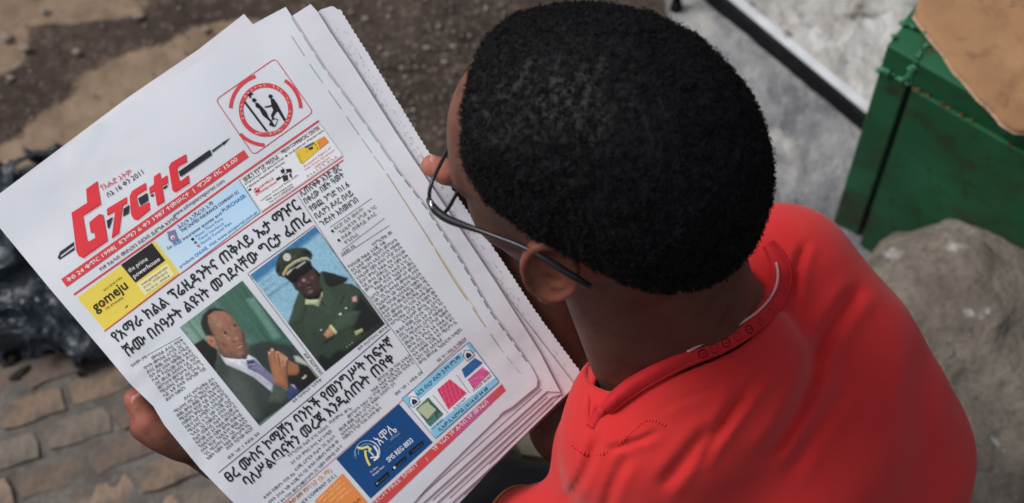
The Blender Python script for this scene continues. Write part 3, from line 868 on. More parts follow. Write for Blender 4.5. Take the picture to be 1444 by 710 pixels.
P_([(420, 346), (428, 356), (372, 366), (368, 358)])
for a, b_ in (((404, 484), (430, 440)), ((430, 440), (468, 452)), ((444, 500), (462, 456)), ((404, 484), (444, 500))):
    line(em, [(300+a[0]/5.07, 80+a[1]/5.07), (300+b_[0]/5.07, 80+b_[1]/5.07)], 1.0, INK, .0006)
obj('emblem', em.build('emblem', M['print']), front, label='red ringed emblem with two black figures inside a thin red square')

# ---- advertisements along the top
ad1 = MB()
YEL = srgb(226, 204, 84)
rect(ad1, [(108.5, 420), (217, 341), (252, 386), (148, 466)], YEL, .0003)
rect(ad1, [(170.4, 373.8), (214, 342.8), (233, 367.5), (191, 399)], srgb(36, 36, 38), .0005)
rect(ad1, [(192.7, 401), (236, 371.4), (246, 388), (204.5, 417)], srgb(228, 222, 170), .0005)
t100 = tp(100, 330, 5.07)
text(ad1, 'the prime', t100(418, 278), t100(552, 188), 6.5, W_, .0, .0008)
text(ad1, 'powerhouse', t100(455, 318), t100(640, 190), 6.5, W_, .012, .0008)
text(ad1, 'gomeju', t100(178, 560), t100(410, 385), 12.5, srgb(40, 32, 18), .028, .0007, em=.60)
text(ad1, 'ሁሉን በአንድ ያገኛሉ', t100(238, 412), t100(370, 318), 3.4, srgb(70, 60, 30), 0, .0007)
text(ad1, 'OIL ETHIOPIA', t100(250, 545), t100(378, 460), 3.0, srgb(60, 50, 26), 0, .0007)
disc_ = lambda mb, c, r, col, off=.0009: poly(mb, [(c[0]+r*math.cos(a), c[1]+r*math.sin(a)) for a in np.linspace(0, 6.0, 12)], col, off, 9)
disc_(ad1, t100(232, 498), 1.8, srgb(200, 40, 40))
text(ad1, 'www.gomejuoil.com', t100(505, 372), t100(690, 245), 3.6, srgb(70, 70, 50), 0, .0008)
text(ad1, '0115 - 573912/13', t100(525, 392), t100(690, 280), 3.2, srgb(70, 70, 50), 0, .0008)
text(ad1, 'Fax 0115 - 573914', t100(545, 415), t100(706, 305), 3.2, srgb(70, 70, 50), 0, .0008)
poly(ad1, [(385, 535), (395, 515), (410, 508), (400, 525)], srgb(80, 70, 30), .0006, 8, (100, 330, 5.07))
obj('advertisement', ad1.build('ad', M['print']), front, label='yellow advertisement with black lettering and a black box')
ad2 = MB()
LB = srgb(186, 216, 238)
def lbf(px, py):
    t = np.clip(((px-220)*.8-(py-350)*.6)/150, 0, 1)[:, None]
    return np.array(srgb(196, 220, 238))*(1-t)+np.array(srgb(178, 212, 238))*t
rect(ad2, [(219, 340), (337, 254), (367, 300), (254.5, 386)], lbf, .0003)
line(ad2, [(337, 254), (367, 300)], .8, srgb(110, 130, 150)); line(ad2, [(254.5, 386), (367, 300)], .7, srgb(110, 130, 150))
line(ad2, [(219, 340), (254.5, 386)], 2.2, srgb(228, 214, 130))
t20 = tp(200, 220, 3.945)
text(ad2, 'ሕብረት ኢንሹራንስ አ.ማ', t20(210, 410), t20(402, 272), 6.5, srgb(60, 60, 90), 0)
text(ad2, 'THE UNITED INSURANCE COMPANY SC', t20(222, 428), t20(540, 206), 4.4, srgb(44, 40, 84), .02)
text(ad2, 'Get', t20(145, 525), t20(170, 507), 4.6, srgb(40, 50, 70)); text(ad2, 'FREE', t20(182, 505), t20(222, 478), 5.0, srgb(30, 130, 196), .03)
text(ad2, 'insurance quotes and', t20(232, 472), t20(445, 325), 4.8, srgb(40, 50, 70), .008); text(ad2, 'PURCHASE:', t20(452, 315), t20(580, 226), 5.0, srgb(30, 130, 196), .03)
for k, (s_, a, b_) in enumerate([('Motor Third Party', (302, 458), (452, 352)), ('Travel Insurance', (318, 476), (456, 380)), ('Family Funeral Plan', (335, 495), (500, 378))]):
    text(ad2, s_, t20(*a), t20(*b_), 4.2, srgb(50, 130, 190), .006)
    disc_(ad2, t20(a[0]-20, a[1]+6), 2.2, [srgb(50, 40, 50), srgb(110, 110, 140), srgb(190, 120, 120)][k], .0006)
text(ad2, 'products', t20(215, 625), t20(292, 570), 4.6, srgb(40, 60, 90)); text(ad2, 'ONLINE.', t20(300, 565), t20(370, 515), 4.8, srgb(30, 130, 196), .02)
text(ad2, 'Visit www.unicportal.com.et', t20(378, 508), t20(645, 318), 4.6, srgb(40, 90, 140), .006)
poly(ad2, [(140, 425), (185, 410), (205, 465), (172, 485), (150, 470)], srgb(130, 120, 160), .0006, 8, (200, 220, 3.945))
disc_(ad2, t20(172, 455), 3, srgb(236, 230, 240), .0008); disc_(ad2, t20(173, 457), 1.5, srgb(170, 60, 70), .001)
obj('advertisement', ad2.build('ad', M['print']), front, label='pale blue insurance advertisement')
ad3 = MB()
t33 = tp(330, 170, 5.4625)
rect(ad3, [(338, 255), (451.7, 175.5), (483, 218.5), (369, 298)], srgb(222, 224, 228), .0003)
for a, b_ in (((338, 255), (451.7, 175.5)), ((451.7, 175.5), (483, 218.5)), ((369, 298), (338, 255))): line(ad3, [a, b_], .6, srgb(150, 156, 164))
text(ad3, 'መጁን የንግድ ማዕከል', t33(85, 478), t33(350, 290), 6.0, srgb(90, 60, 60), .02)
text(ad3, 'MEJUN COMMERCIAL CENTER', t33(372, 258), t33(664, 66), 5.0, srgb(96, 44, 50), .02)
text(ad3, 'Importer of Electrical & Industrial Materials', t33(88, 498), t33(690, 82), 2.8, INK, .012)
text(ad3, '• Electro-Mechanical Works', t33(105, 527), t33(392, 326), 3.0, INK, .02)
text(ad3, '•', t33(118, 554), t33(140, 540), 6.0, INK, .05)
poly(ad3, [(148, 540), (165, 518), (195, 522), (198, 545), (175, 558), (155, 556)], srgb(196, 30, 40), .0006, 8, (330, 170, 5.4625))
text(ad3, 'H', t33(160, 553), t33(186, 535), 3.4, W_, .03, .0009)
text(ad3, 'HAVELLS', t33(203, 525), t33(305, 452), 3.6, srgb(196, 30, 40), .02)
text(ad3, 'AUTHORIZED DEALER', t33(168, 583), t33(330, 478), 2.8, srgb(196, 50, 50), .02)
text(ad3, 'Location: Churchill Road, Addis', t33(210, 622), t33(495, 424), 2.6, srgb(50, 50, 56))
text(ad3, 'Web: www.mejun.com', t33(248, 625), t33(450, 495), 2.8, INK, .012); text(ad3, 'Tel. 0114 670303/74', t33(275, 640), t33(460, 515), 2.8, INK, .012)
for q in ([(355, 385), (385, 370), (390, 400), (368, 412)], [(398, 375), (440, 372), (446, 400), (405, 402)], [(368, 432), (412, 418), (418, 458), (384, 474)], [(322, 450), (350, 432), (362, 446), (330, 468)], [(424, 412), (440, 405), (446, 440), (430, 438)]):
    poly(ad3, q, srgb(48, 46, 50), .0006, 8, (330, 170, 5.4625))
line(ad3, [t33(370, 360), t33(392, 420)], .7, INK); line(ad3, [t33(340, 455), t33(440, 380)], 1.2, srgb(60, 60, 60))
MT = (330, 170, 5.4625)
poly(ad3, [(468, 240), (695, 122), (728, 165), (528, 334), (510, 330)], srgb(224, 186, 62), .0006, 8, MT)
poly(ad3, [(468, 240), (500, 262), (528, 334), (508, 330)], srgb(196, 176, 50), .0008, 8, MT)
poly(ad3, [(640, 152), (695, 122), (728, 165), (660, 222)], srgb(222, 140, 62), .0008, 8, MT)
poly(ad3, [(540, 205), (612, 165), (620, 178), (550, 215)], srgb(60, 104, 128), .001, 8, MT)
poly(ad3, [(570, 215), (604, 200), (608, 218), (582, 230)], srgb(54, 50, 42), .001, 8, MT)
for q in ((560, 240), (628, 190), (652, 176), (640, 215)): disc_(ad3, t33(*q), .8, srgb(120, 60, 30), .001)
text(ad3, 'Exclusive Agent of', t33(543, 362), t33(748, 214), 3.0, srgb(206, 110, 104), 0)
text(ad3, 'Atlas Power Generators', t33(548, 388), t33(775, 232), 2.8, srgb(206, 110, 104), 0)
text(ad3, 'GERMANY', t33(625, 372), t33(742, 292), 3.0, srgb(206, 110, 104), 0)
text(ad3, 'ጀ ኔ ሬ ተ ሮ ች  ወ ኪ ል', t33(565, 440), t33(795, 282), 2.6, srgb(150, 110, 110), 0)
obj('advertisement', ad3.build('ad', M['print']), front, label='white trade advertisement with a yellow machine picture')

# ---- headlines
def block(name, fn, label=None):
    mb = MB(); fn(mb); return obj(name, mb.build(name, M['print']), front, label=label)
B1 = .026
block('headline', lambda mb: (text(mb, 'የአማራ ክልል ፕሬዚዳንትና ጠቅላይ ኤታ ማዦር', (164, 484), (424, 293), 15.5, INK, B1),
                              text(mb, 'ሹሙ በሰዓታት ልዩነት መገደላቸው ግርታ ፈጠረ', (181, 503.5), (438, 311), 15.5, INK, B1)), 'large black Amharic headline in two lines above the photographs')
def hr(mb):
    for s_, a, b_ in (('ሊጠናቀቅ አንድ ወር', (425.4, 277.5), (481.7, 239.4)), ('በቀረው በጀት ዓመት', (431.5, 288), (486, 249)), ('የወጪ ንግድ ከ1.6', (439, 298.6), (493, 262.5)),
                      ('ቢሊዮን ዶላር በላይ', (446.5, 309), (498.6, 274.6)), ('ጉድለት አስመዘገበ', (454, 320), (505.6, 284.5))): text(mb, s_, a, b_, 8.4, INK, .014)
block('headline', hr, 'small black headline of five lines at the top right of the page')
block('headline', lambda mb: (text(mb, 'ፀረ ሙስና ኮሚሽን ባንኮች የመንግሥት ከፍተኛ', (324, 681), (556, 486.5), 15, INK, B1),
                              text(mb, 'ባለሥልጣናትን መረጃ እንዲሰጡት ጠየቀ', (350, 687), (557.5, 509), 15, INK, B1)), 'large black Amharic headline in two lines below the photographs')
# ---- columns of small print
block('column_text', lambda mb: para(mb, [(196.5, 511), (255, 476), (357, 605), (297, 655)], 26, 4.5, short={0: -.75, 9: .45, 10: 0, 11: -.7, 25: -.6}), 'small print column left of the portrait in the suit')
block('column_text', lambda mb: (para(mb, [(484, 368), (549, 324), (652, 466), (592, 514)], 27, 4.4, short={0: -.42, 1: .8, 8: -.85, 17: -.8, 25: .6}),
                                 text(mb, 'ወደ ገጽ 1 ዞሯል 52 ተመልከት', (618, 511), (658, 478), 3.8, INK, .01)), 'small print column at the right of the page')
def bl(mb):
    disc_(mb, (468.5, 326), 1.9, INK); disc_(mb, (477.5, 339), 1.9, INK)
    for a, b_ in (((472.7, 325), (512.7, 297)), ((479, 331), (531, 293)), ((483, 338), (531, 303)), ((487, 345), (505.6, 332))): text(mb, words(int(np.hypot(b_[0]-a[0], b_[1]-a[1])/4.6)), a, b_, 4.8, (.06, .06, .065), .006)
    text(mb, 'በዳዊት ታዬ', (483, 361), (501, 348), 4.2, INK, .01)
block('column_text', bl, 'two bulleted summary lines')
for q_, n_, sh in (([(402, 636), (458, 596), (483, 630), (427, 684)], 5, {}), ([(474, 597), (522, 556), (538, 576.5), (485, 620.5)], 4, {0: -.7}),
                   ([(520, 541), (578, 497), (585.5, 517.4), (529.7, 566)], 4, {0: -.8, 3: .5}), ([(366, 697), (410, 662), (434, 690), (394, 725)], 4, {})):
    block('column_text', lambda mb: para(mb, q_, n_, 4.2, short=sh))
for s_, a_, b_, h_ in (('በታምሩ ጽጌ', (465.5, 598), (496, 577), 4.0), ('ወደ ገጽ 1 ዞሯል 55', (558.5, 558), (595.6, 526), 3.8), ('ወደ ገጽ 1 ዞሯል 50', (322.5, 648), (366, 612), 3.8), ('በዳዊት ታዬ', (186, 518), (207, 504), 4.0),
                       ('ፎቶ በታምራት ጌታቸው', (414, 568), (454, 536), 3.4), ('ፎቶ በሪፖርተር መስፍን', (506, 494), (549, 460), 3.4), ('ፎቶ በሪፖርተር', (428, 500), (452, 530), 3.4)):
    block('caption', lambda mb: text(mb, s_, a_, b_, h_, INK, .01))
def rules(mb):
    G_ = srgb(90, 96, 104)
    line(mb, [(308, 667), (430, 567), (550, 464)], .9, srgb(50, 52, 56))
    line(mb, [(419.7, 276), (498.6, 397), (520, 419), (596, 526)], .6, G_)
    line(mb, [(465, 321), (524, 280)], .6, G_); line(mb, [(481.7, 353.5), (542, 308)], .6, G_); line(mb, [(482, 362), (549, 318)], .6, G_)
    line(mb, [(206, 502), (255, 475)], .6, G_); line(mb, [(375, 660), (404, 640)], .5, G_)
    line(mb, [(356, 394), (349, 386), (443, 318), (449, 326)], .7, srgb(60, 60, 66)); line(mb, [(449, 326), (546, 458)], .7, G_)
    line(mb, [(349, 386), (380, 428), (455, 527)], .7, G_)
    line(mb, [(395, 714), (473, 646), (563, 568.5), (657, 479.5)], .8, srgb(190, 110, 130))
block('rule', rules)

# ---- photographs
def sdp(px, py, pl):
    P_ = np.stack([px, py], 1); d = pdist(P_, pl); return np.where(inpoly(P_, pl), -d, d)
def painter(layers, base):
    def f(px, py):
        c = base(px, py)
        for L_ in layers:
            pl, col, soft = L_[:3]; al = L_[3] if len(L_) > 3 else 1
            if pl[0] == 'e':      # soft ellipse (x, y, rx, ry, deg)
                _, x, y, rx, ry, dg_ = pl; a = math.radians(dg_); X_ = (px-x)*math.cos(a)+(py-y)*math.sin(a); Y_ = -(px-x)*math.sin(a)+(py-y)*math.cos(a)
                cov = np.clip((1.0-np.hypot(X_/rx, Y_/ry))/max(soft, .05), 0, 1)
            else:
                s0 = sdp(px, py, pl); cov = np.clip(.5-s0/soft, 0, 1)
            cov = (cov*al)[:, None]; cc_ = np.array(col)[None]
            if pl[0] != 'e' and soft <= 4:          # printed tones round the forms off
                gx_ = sdp(px+.7, py, pl)-s0; gy_ = sdp(px, py+.7, pl)-s0
                ar = math.sqrt(abs(sum(pl[k][0]*pl[k-1][1]-pl[k-1][0]*pl[k][1] for k in range(len(pl))))/2)*.16+.5
                e_r = np.exp(np.minimum(s0, 0)/ar); cc_ = cc_*(1.10-.30*e_r+.42*e_r*(-gx_*.5-gy_*.75)/.7)[:, None]
            c = c*(1-cov)+cc_*cov
        nz_ = 1+fbm(np.stack([px, py, 0*px], 1), .55, 3, 5, .8)*.34
        c = c*nz_[:, None]; g_ = c.mean(1)[:, None]
        return (c*.86+g_*.14)*.92+.004
    return f
def tt(pl, o): return [(o[0]+x/o[2], o[1]+y/o[2]) for x, y in pl]
A_ = (260, 430, 7.1); Bq = (350, 470, 7.1); Cq = (150, 370, 2.84)
def e_(o, x, y, rx, ry, dg_=0): return ('e', o[0]+x/o[2], o[1]+y/o[2], rx/o[2], ry/o[2], dg_)
def base1(px, py):
    t = np.clip(((px-254)*.8-(py-462)*.55)/90, 0, 1)[:, None]
    c = np.array(srgb(112, 148, 132))*(1-t)+np.array(srgb(66, 112, 98))*t
    s_ = fbm(np.stack([(px*.8-py*.6)/5, (px*.6+py*.8)/60, 0*px], 1), 1, 3, 4)[:, None]
    return c*(1+.45*s_)
suit = srgb(62, 72, 66); suitd = srgb(40, 46, 46); sk = srgb(150, 102, 78); skd = srgb(92, 56, 42); skl = srgb(196, 156, 130)
lay1 = [
 (tt([(380, 70), (560, 20), (850, 460), (800, 480), (640, 330), (500, 260)], Cq), srgb(52, 100, 84), 14, .6),
 (tt([(560, 150), (590, 140), (700, 300), (670, 310)], Cq), srgb(128, 178, 160), 5, .5),
 (tt([(90, 400), (190, 340), (330, 450), (340, 560), (300, 710), (200, 560)], A_), srgb(28, 28, 30), 3),
 (tt([(345, 485), (300, 600), (330, 760), (600, 1300), (1330, 770), (1300, 560), (1220, 420), (1040, 400), (760, 380), (650, 420), (560, 560)], A_), suit, 3),
 (tt([(640, 400), (820, 360), (1080, 420), (1200, 640), (1330, 770), (1100, 860), (900, 700), (700, 560)], A_), srgb(46, 60, 58), 6, .8),
 (tt([(480, 640), (620, 760), (760, 1120), (600, 1200), (500, 1000), (420, 760)], A_), srgb(92, 104, 98), 14, .6),
 (tt([(330, 800), (460, 860), (640, 1250), (600, 1300)], A_), suitd, 10, .7),
 (tt([(345, 485), (400, 530), (620, 548), (640, 500), (712, 540), (1010, 900), (880, 880), (700, 730), (560, 660), (420, 600)], A_), srgb(222, 226, 236), 2),
 (tt([(560, 560), (700, 560), (1040, 860), (960, 880), (700, 720)], A_), srgb(206, 212, 228), 4),
 (tt([(622, 560), (700, 545), (760, 600), (1000, 830), (960, 860), (760, 700), (640, 640)], A_), srgb(128, 128, 166), 2),
 (tt([(622, 560), (690, 548), (712, 600), (640, 630)], A_), srgb(60, 66, 104), 3),
 (tt([(640, 600), (710, 590), (712, 602), (642, 612)], A_), srgb(190, 190, 214), 2),
 (tt([(160, 180), (185, 100), (240, 45), (300, 28), (380, 45), (430, 75), (480, 120), (400, 90), (300, 75), (250, 105), (240, 170), (262, 240), (310, 290), (290, 315), (215, 312), (180, 250)], A_), srgb(40, 36, 36), 3),
 (tt([(235, 115), (300, 62), (400, 65), (470, 110), (512, 170), (562, 240), (592, 310), (604, 370), (628, 430), (630, 480), (600, 532), (540, 545), (450, 535), (400, 510), (345, 450), (320, 380), (285, 290), (240, 190)], A_), sk, 2),
 (e_(A_, 400, 120, 90, 50, 30), srgb(172, 110, 80), .7, .7), (e_(A_, 350, 195, 46, 60, 20), skl, .9, .45), (e_(A_, 300, 150, 40, 60, 10), srgb(160, 132, 112), .8, .6),
 (e_(A_, 395, 400, 60, 36, 30), srgb(130, 72, 54), .8, .9), (e_(A_, 360, 480, 50, 40, 40), srgb(110, 76, 60), .8, .8), (e_(A_, 590, 300, 22, 70, -20), skd, .7, .9),
 (e_(A_, 440, 340, 34, 24, 20), srgb(206, 168, 142), .9, .35), (e_(A_, 520, 340, 26, 30, 30), srgb(190, 116, 84), .7, .9),
 (e_(A_, 410, 280, 24, 16, 30), srgb(58, 36, 30), .5), (e_(A_, 402, 310, 12, 8), srgb(186, 160, 146), .5), (e_(A_, 505, 205, 22, 18, 30), srgb(58, 36, 30), .5), (e_(A_, 498, 240, 12, 8), srgb(180, 154, 140), .5),
 (e_(A_, 380, 250, 36, 10, -40), srgb(130, 92, 72), .6, .8), (e_(A_, 498, 372, 30, 10, -20), srgb(110, 58, 42), .6), (e_(A_, 550, 395, 40, 9, -35), srgb(150, 108, 94), .6),
 (e_(A_, 556, 420, 36, 8, -35), srgb(206, 156, 140), .6), (e_(A_, 545, 408, 34, 5, -35), srgb(96, 50, 44), .5), (e_(A_, 580, 490, 50, 34, -20), srgb(156, 138, 124), .8, .8), (e_(A_, 470, 490, 70, 30, 20), srgb(116, 88, 74), .8, .7),
 (tt([(590, 300), (640, 420), (630, 490), (600, 532), (560, 520), (600, 440), (575, 360)], A_), srgb(84, 58, 46), 5, .7), (tt([(260, 250), (330, 380), (360, 460), (420, 520), (345, 450), (285, 330)], A_), srgb(96, 62, 48), 7, .7),
 (tt([(215, 320), (250, 310), (300, 335), (322, 385), (312, 430), (272, 420), (235, 380)], A_), srgb(186, 118, 90), 2), (e_(A_, 270, 365, 14, 30, -30), srgb(120, 66, 50), .7),
 (tt([(400, 270), (500, 320), (530, 395), (480, 425), (400, 425), (385, 350)], Bq), srgb(168, 106, 68), 2),
 (tt([(520, 325), (600, 320), (690, 440), (520, 590), (420, 540), (400, 430), (500, 420)], Bq), srgb(28, 32, 34), 3),
 (tt([(385, 590), (430, 510), (500, 560), (520, 590), (400, 690)], Bq), srgb(52, 70, 124), 3), (tt([(425, 515), (460, 520), (480, 560)], Bq), srgb(214, 218, 228), 2),
 (e_(Bq, 560, 440, 34, 20, -40), srgb(208, 196, 150), .4), (e_(Bq, 545, 425, 30, 16, -40), srgb(30, 26, 26), .4),
 (tt([(195, 190), (215, 180), (228, 150), (250, 150), (275, 185), (310, 180), (395, 245), (402, 290), (385, 380), (400, 560), (330, 540), (262, 510), (245, 430), (205, 260)], Bq), srgb(180, 116, 76), 2),
 (tt([(300, 190), (395, 250), (380, 330), (340, 360), (310, 250)], Bq), srgb(204, 146, 106), 2),
 (e_(Bq, 225, 280, 5, 80, -6), srgb(146, 84, 52), .6), (e_(Bq, 262, 260, 5, 80, -6), srgb(146, 84, 52), .6), (e_(Bq, 312, 280, 8, 90, -8), srgb(120, 66, 42), .6), (e_(Bq, 345, 300, 5, 60, -14), srgb(140, 80, 52), .6),
 (e_(Bq, 210, 200, 10, 16), srgb(236, 206, 190), .6), (e_(Bq, 240, 168, 11, 16), srgb(238, 210, 196), .6), (e_(Bq, 290, 192, 14, 12), srgb(236, 200, 176), .6), (e_(Bq, 384, 258, 10, 14), srgb(238, 206, 180), .6), (e_(Bq, 392, 330, 8, 70, 4), srgb(90, 50, 36), .7, .9),
 (tt([(250, 510), (300, 520), (385, 560), (400, 640), (350, 710), (200, 700)], Bq), srgb(78, 90, 82), 4), (tt([(455, 230), (500, 230), (610, 310), (700, 430), (690, 440), (600, 330), (480, 290)], Bq), srgb(196, 200, 190), 3),
]
ph1 = MB()
addgrid(ph1, [(253.5, 462), (341.5, 396), (449.5, 532), (366, 601)], .0004, 90, 130, painter(lay1, base1))
obj('photograph', ph1.build('photo', M['print']), front, label='colour photograph of a man in a dark suit with his palms together')
D_ = (370, 330, 7.1); E_ = (440, 360, 4.173)
def base2(px, py):
    d = sdp(px, py, [(353, 388), (444, 320), (447, 325), (357, 395)])
    c = np.tile(srgb(140, 196, 222), (len(px), 1)); k = np.clip(1-(d-2)/7, 0, 1)[:, None]
    c = c*(1-k)+np.array(srgb(44, 122, 176))*k
    return c*(1+.10*fbm(np.stack([px/12, py/12, 0*px], 1), 1, 3, 8))[:, None]
ug = srgb(56, 74, 58); ugd = srgb(28, 36, 32)
lay2 = [
 (tt([(10, 560), (120, 480), (130, 500), (20, 580)], D_), srgb(100, 140, 166), 3, .5), (tt([(40, 620), (260, 470), (270, 490), (60, 640)], D_), srgb(84, 120, 146), 4, .6), (tt([(0, 480), (80, 430), (90, 440), (0, 510)], D_), srgb(110, 150, 176), 3, .5),
 (tt([(-110, 300), (-60, 170), (60, 95), (130, 110), (190, 165), (235, 170), (285, 200), (330, 260), (440, 400), (440, 480), (80, 700), (-40, 560), (-130, 420)], E_), ug, 2),
 (tt([(-150, 420), (-70, 210), (-40, 180), (0, 230), (-60, 400)], E_), srgb(60, 80, 62), 3),
 (tt([(60, 95), (130, 110), (215, 135), (200, 160), (110, 190), (80, 170)], E_), ugd, 3), 
 (tt([(290, 240), (425, 400), (300, 470), (210, 420), (250, 300)], E_), srgb(24, 28, 30), 8, .95),
 (tt([(60, 560), (200, 560), (430, 400), (430, 480), (80, 690), (30, 620)], E_), srgb(24, 30, 28), 6),
 (tt([(120, 400), (215, 330), (290, 330), (250, 420), (140, 470)], E_), srgb(64, 84, 66), 4), (tt([(0, 440), (70, 480), (120, 470), (250, 450), (100, 610), (20, 560)], E_), srgb(50, 68, 54), 5),
 (tt([(80, 180), (130, 250), (100, 350), (40, 300)], E_), srgb(70, 88, 66), 5, .6), (e_(E_, 100, 500, 60, 12, -30), ugd, .6, .8), (e_(E_, 180, 260, 8, 60, 20), ugd, .7, .8), (e_(E_, 60, 280, 50, 8, 50), ugd, .7, .7),
 (tt([(0, 260), (45, 230), (60, 240), (40, 305), (0, 290)], E_), srgb(170, 190, 132), 2),
 (tt([(395, 600), (420, 560), (600, 540), (612, 600), (560, 660), (430, 660)], D_), srgb(30, 22, 22), 3), (tt([(590, 590), (608, 580), (606, 630), (585, 640)], D_), srgb(186, 176, 150), 2),
 (tt([(430, 655), (520, 665), (565, 655), (555, 710), (430, 710)], D_), srgb(188, 208, 160), 2),
 (tt([(300, 500), (250, 440), (330, 360), (480, 300), (545, 370), (575, 400), (570, 480), (590, 560), (530, 620), (450, 630), (400, 600), (330, 560)], D_), srgb(72, 48, 46), 2),
 (tt([(300, 480), (250, 430), (330, 350), (480, 290), (500, 350), (440, 400), (380, 430), (340, 500)], D_), srgb(22, 22, 26), 3),
 (e_(D_, 415, 465, 26, 24, -20), srgb(176, 140, 130), .8), (e_(D_, 455, 480, 24, 18), srgb(110, 76, 70), .7), (e_(D_, 500, 440, 30, 26, -30), srgb(116, 84, 78), .8), (e_(D_, 480, 580, 40, 22, -30), srgb(136, 104, 100), .8, .8),
 (e_(D_, 470, 520, 40, 9, -35), srgb(30, 18, 18), .5), (e_(D_, 465, 538, 32, 6, -35), srgb(150, 116, 112), .5), (e_(D_, 375, 510, 16, 24), srgb(112, 80, 74), .7, .8), (e_(D_, 395, 550, 20, 26), srgb(40, 26, 26), .8, .6),
 (tt([(130, 370), (135, 300), (170, 210), (240, 160), (340, 138), (430, 140), (490, 180), (504, 215), (490, 262), (440, 235), (330, 270), (250, 330), (215, 400), (220, 440), (160, 420)], D_), srgb(52, 62, 44), 2),
 (e_(D_, 440, 190, 60, 34, 20), srgb(26, 30, 30), .6), (e_(D_, 300, 240, 80, 20, -35), srgb(84, 92, 58), .8, .8), (e_(D_, 160, 350, 24, 60, 10), srgb(30, 34, 32), .7),
 (tt([(200, 400), (240, 330), (320, 270), (400, 235), (450, 235), (480, 258), (470, 268), (420, 252), (330, 290), (255, 350), (225, 425), (205, 425)], D_), srgb(206, 190, 120), 1.5),
 (tt([(215, 430), (260, 350), (340, 290), (430, 258), (485, 275), (500, 340), (400, 400), (300, 500), (250, 460)], D_), srgb(22, 22, 24), 2),
 (tt([(238, 400), (290, 352), (300, 365), (250, 420)], D_), srgb(206, 200, 168), 1.5), (tt([(335, 335), (425, 275), (438, 285), (350, 352)], D_), srgb(196, 192, 166), 1.5), (tt([(295, 350), (330, 330), (334, 342), (300, 366)], D_), srgb(150, 146, 120), 1.5),
 (e_(D_, 246, 234, 42, 42), srgb(206, 206, 196), .12), (tt([(520, 345), (560, 380), (580, 420), (560, 430), (530, 380)], D_), srgb(24, 18, 20), 2),
 (tt([(68, 470), (110, 410), (135, 440), (128, 470), (90, 490)], E_), srgb(196, 140, 98), 2), (tt([(100, 420), (115, 408), (150, 455), (138, 468)], E_), srgb(206, 216, 160), 1.5),
 (tt([(235, 250), (262, 240), (266, 275), (240, 278)], E_), srgb(216, 160, 140), 2), (e_(E_, 166, 347, 12, 9, -30), srgb(208, 210, 190), .4), (e_(E_, 200, 313, 8, 7), srgb(200, 204, 180), .4), (e_(E_, 53, 440, 7, 7), srgb(200, 204, 186), .4),
 (tt([(250, 450), (295, 430), (302, 448), (258, 475)], E_), srgb(176, 186, 120), 1.5), (e_(E_, 205, 540, 5, 4), srgb(190, 190, 160), .5), (e_(E_, 221, 528, 5, 4), srgb(190, 190, 160), .5), (e_(E_, 236, 517, 5, 4), srgb(190, 190, 160), .5),
]
ph2 = MB()
addgrid(ph2, [(353, 388), (444, 320), (542.5, 457), (458.5, 524)], .0004, 90, 130, painter(lay2, base2))
obj('photograph', ph2.build('photo', M['print']), front, label='colour photograph of a uniformed man in a peaked cap with crossed arms')

# ---- bottom advertisements
ad4 = MB(); t47 = tp(470, 570, 5.07)
rect(ad4, [(474, 647.5), (562.5, 570), (610, 624), (522.5, 703.5)], srgb(22, 72, 128), .0003)
def arcp(c, r, a0, a1, rot=0, ry=1): return [(c[0]+r*math.cos(math.radians(a)), c[1]-r*ry*math.sin(math.radians(a))) for a in np.linspace(a0, a1, 14)]
cl = t47(240, 345)
line(ad4, arcp(cl, 16.5, 200, 60), .9, srgb(150, 190, 220), .0006); line(ad4, arcp((cl[0]+1, cl[1]+1), 13, 190, 40), 1.1, srgb(120, 170, 210), .0006)
line(ad4, arcp((cl[0]+2, cl[1]), 16, 80, -40), 1.6, srgb(206, 220, 230), .0006); line(ad4, arcp((cl[0]-2, cl[1]), 16, 215, 170), .8, srgb(110, 160, 200), .0006)
line(ad4, [t47(170, 310), t47(205, 318), t47(245, 305), t47(270, 330)], 3.4, srgb(226, 226, 130), .0008)
line(ad4, [t47(228, 330), t47(232, 370), t47(245, 410), t47(262, 440)], 3.2, srgb(222, 216, 120), .0009)
line(ad4, [t47(290, 300), t47(318, 340), t47(318, 380), t47(290, 405)], 2.8, srgb(226, 232, 238), .0009); line(ad4, [t47(265, 385), t47(330, 375)], 2.2, srgb(226, 232, 238), .001); line(ad4, [t47(250, 330), t47(290, 370)], 2.2, srgb(200, 214, 228), .001)
text(ad4, 'አሞሌ', t47(335, 300), t47(460, 192), 15, W_, .0, .0006); text(ad4, 'AMOLE', t47(412, 268), t47(480, 212), 4.2, srgb(130, 170, 210), 0, .0006)
line(ad4, [t47(380, 332), t47(495, 236)], .5, srgb(60, 110, 160), .0006)
text(ad4, 'SMS REG 8833', t47(398, 418), t47(575, 268), 7.4, srgb(220, 226, 234), .03, .0006)
text(ad4, 'To Open', t47(268, 495), t47(318, 453), 2.8, W_, .01, .0006); text(ad4, 'Simply Save', t47(286, 516), t47(368, 447), 2.8, W_, .02, .0006)
for q, (a, b_) in zip(([(295, 565), (390, 480), (402, 510), (308, 595)], [(415, 455), (515, 372), (525, 398), (425, 478)], [(535, 345), (635, 262), (645, 292), (548, 370)]), (((325, 572), (390, 515)), ((450, 458), (515, 402)), ((570, 345), (636, 292)))):
    rect(ad4, [t47(*p) for p in q], srgb(16, 22, 34), .0006); text(ad4, 'Download', t47(*a), t47(*b_), 2.6, srgb(90, 110, 130), 0, .0009)
disc_(ad4, t47(438, 455), 2, srgb(210, 214, 220), .0009); poly(ad4, [(308, 565), (322, 560), (312, 580)], srgb(190, 196, 200), .0009, 8, (470, 570, 5.07))
obj('advertisement', ad4.build('ad', M['print']), front, label='dark blue advertisement with a yellow and white round logo')
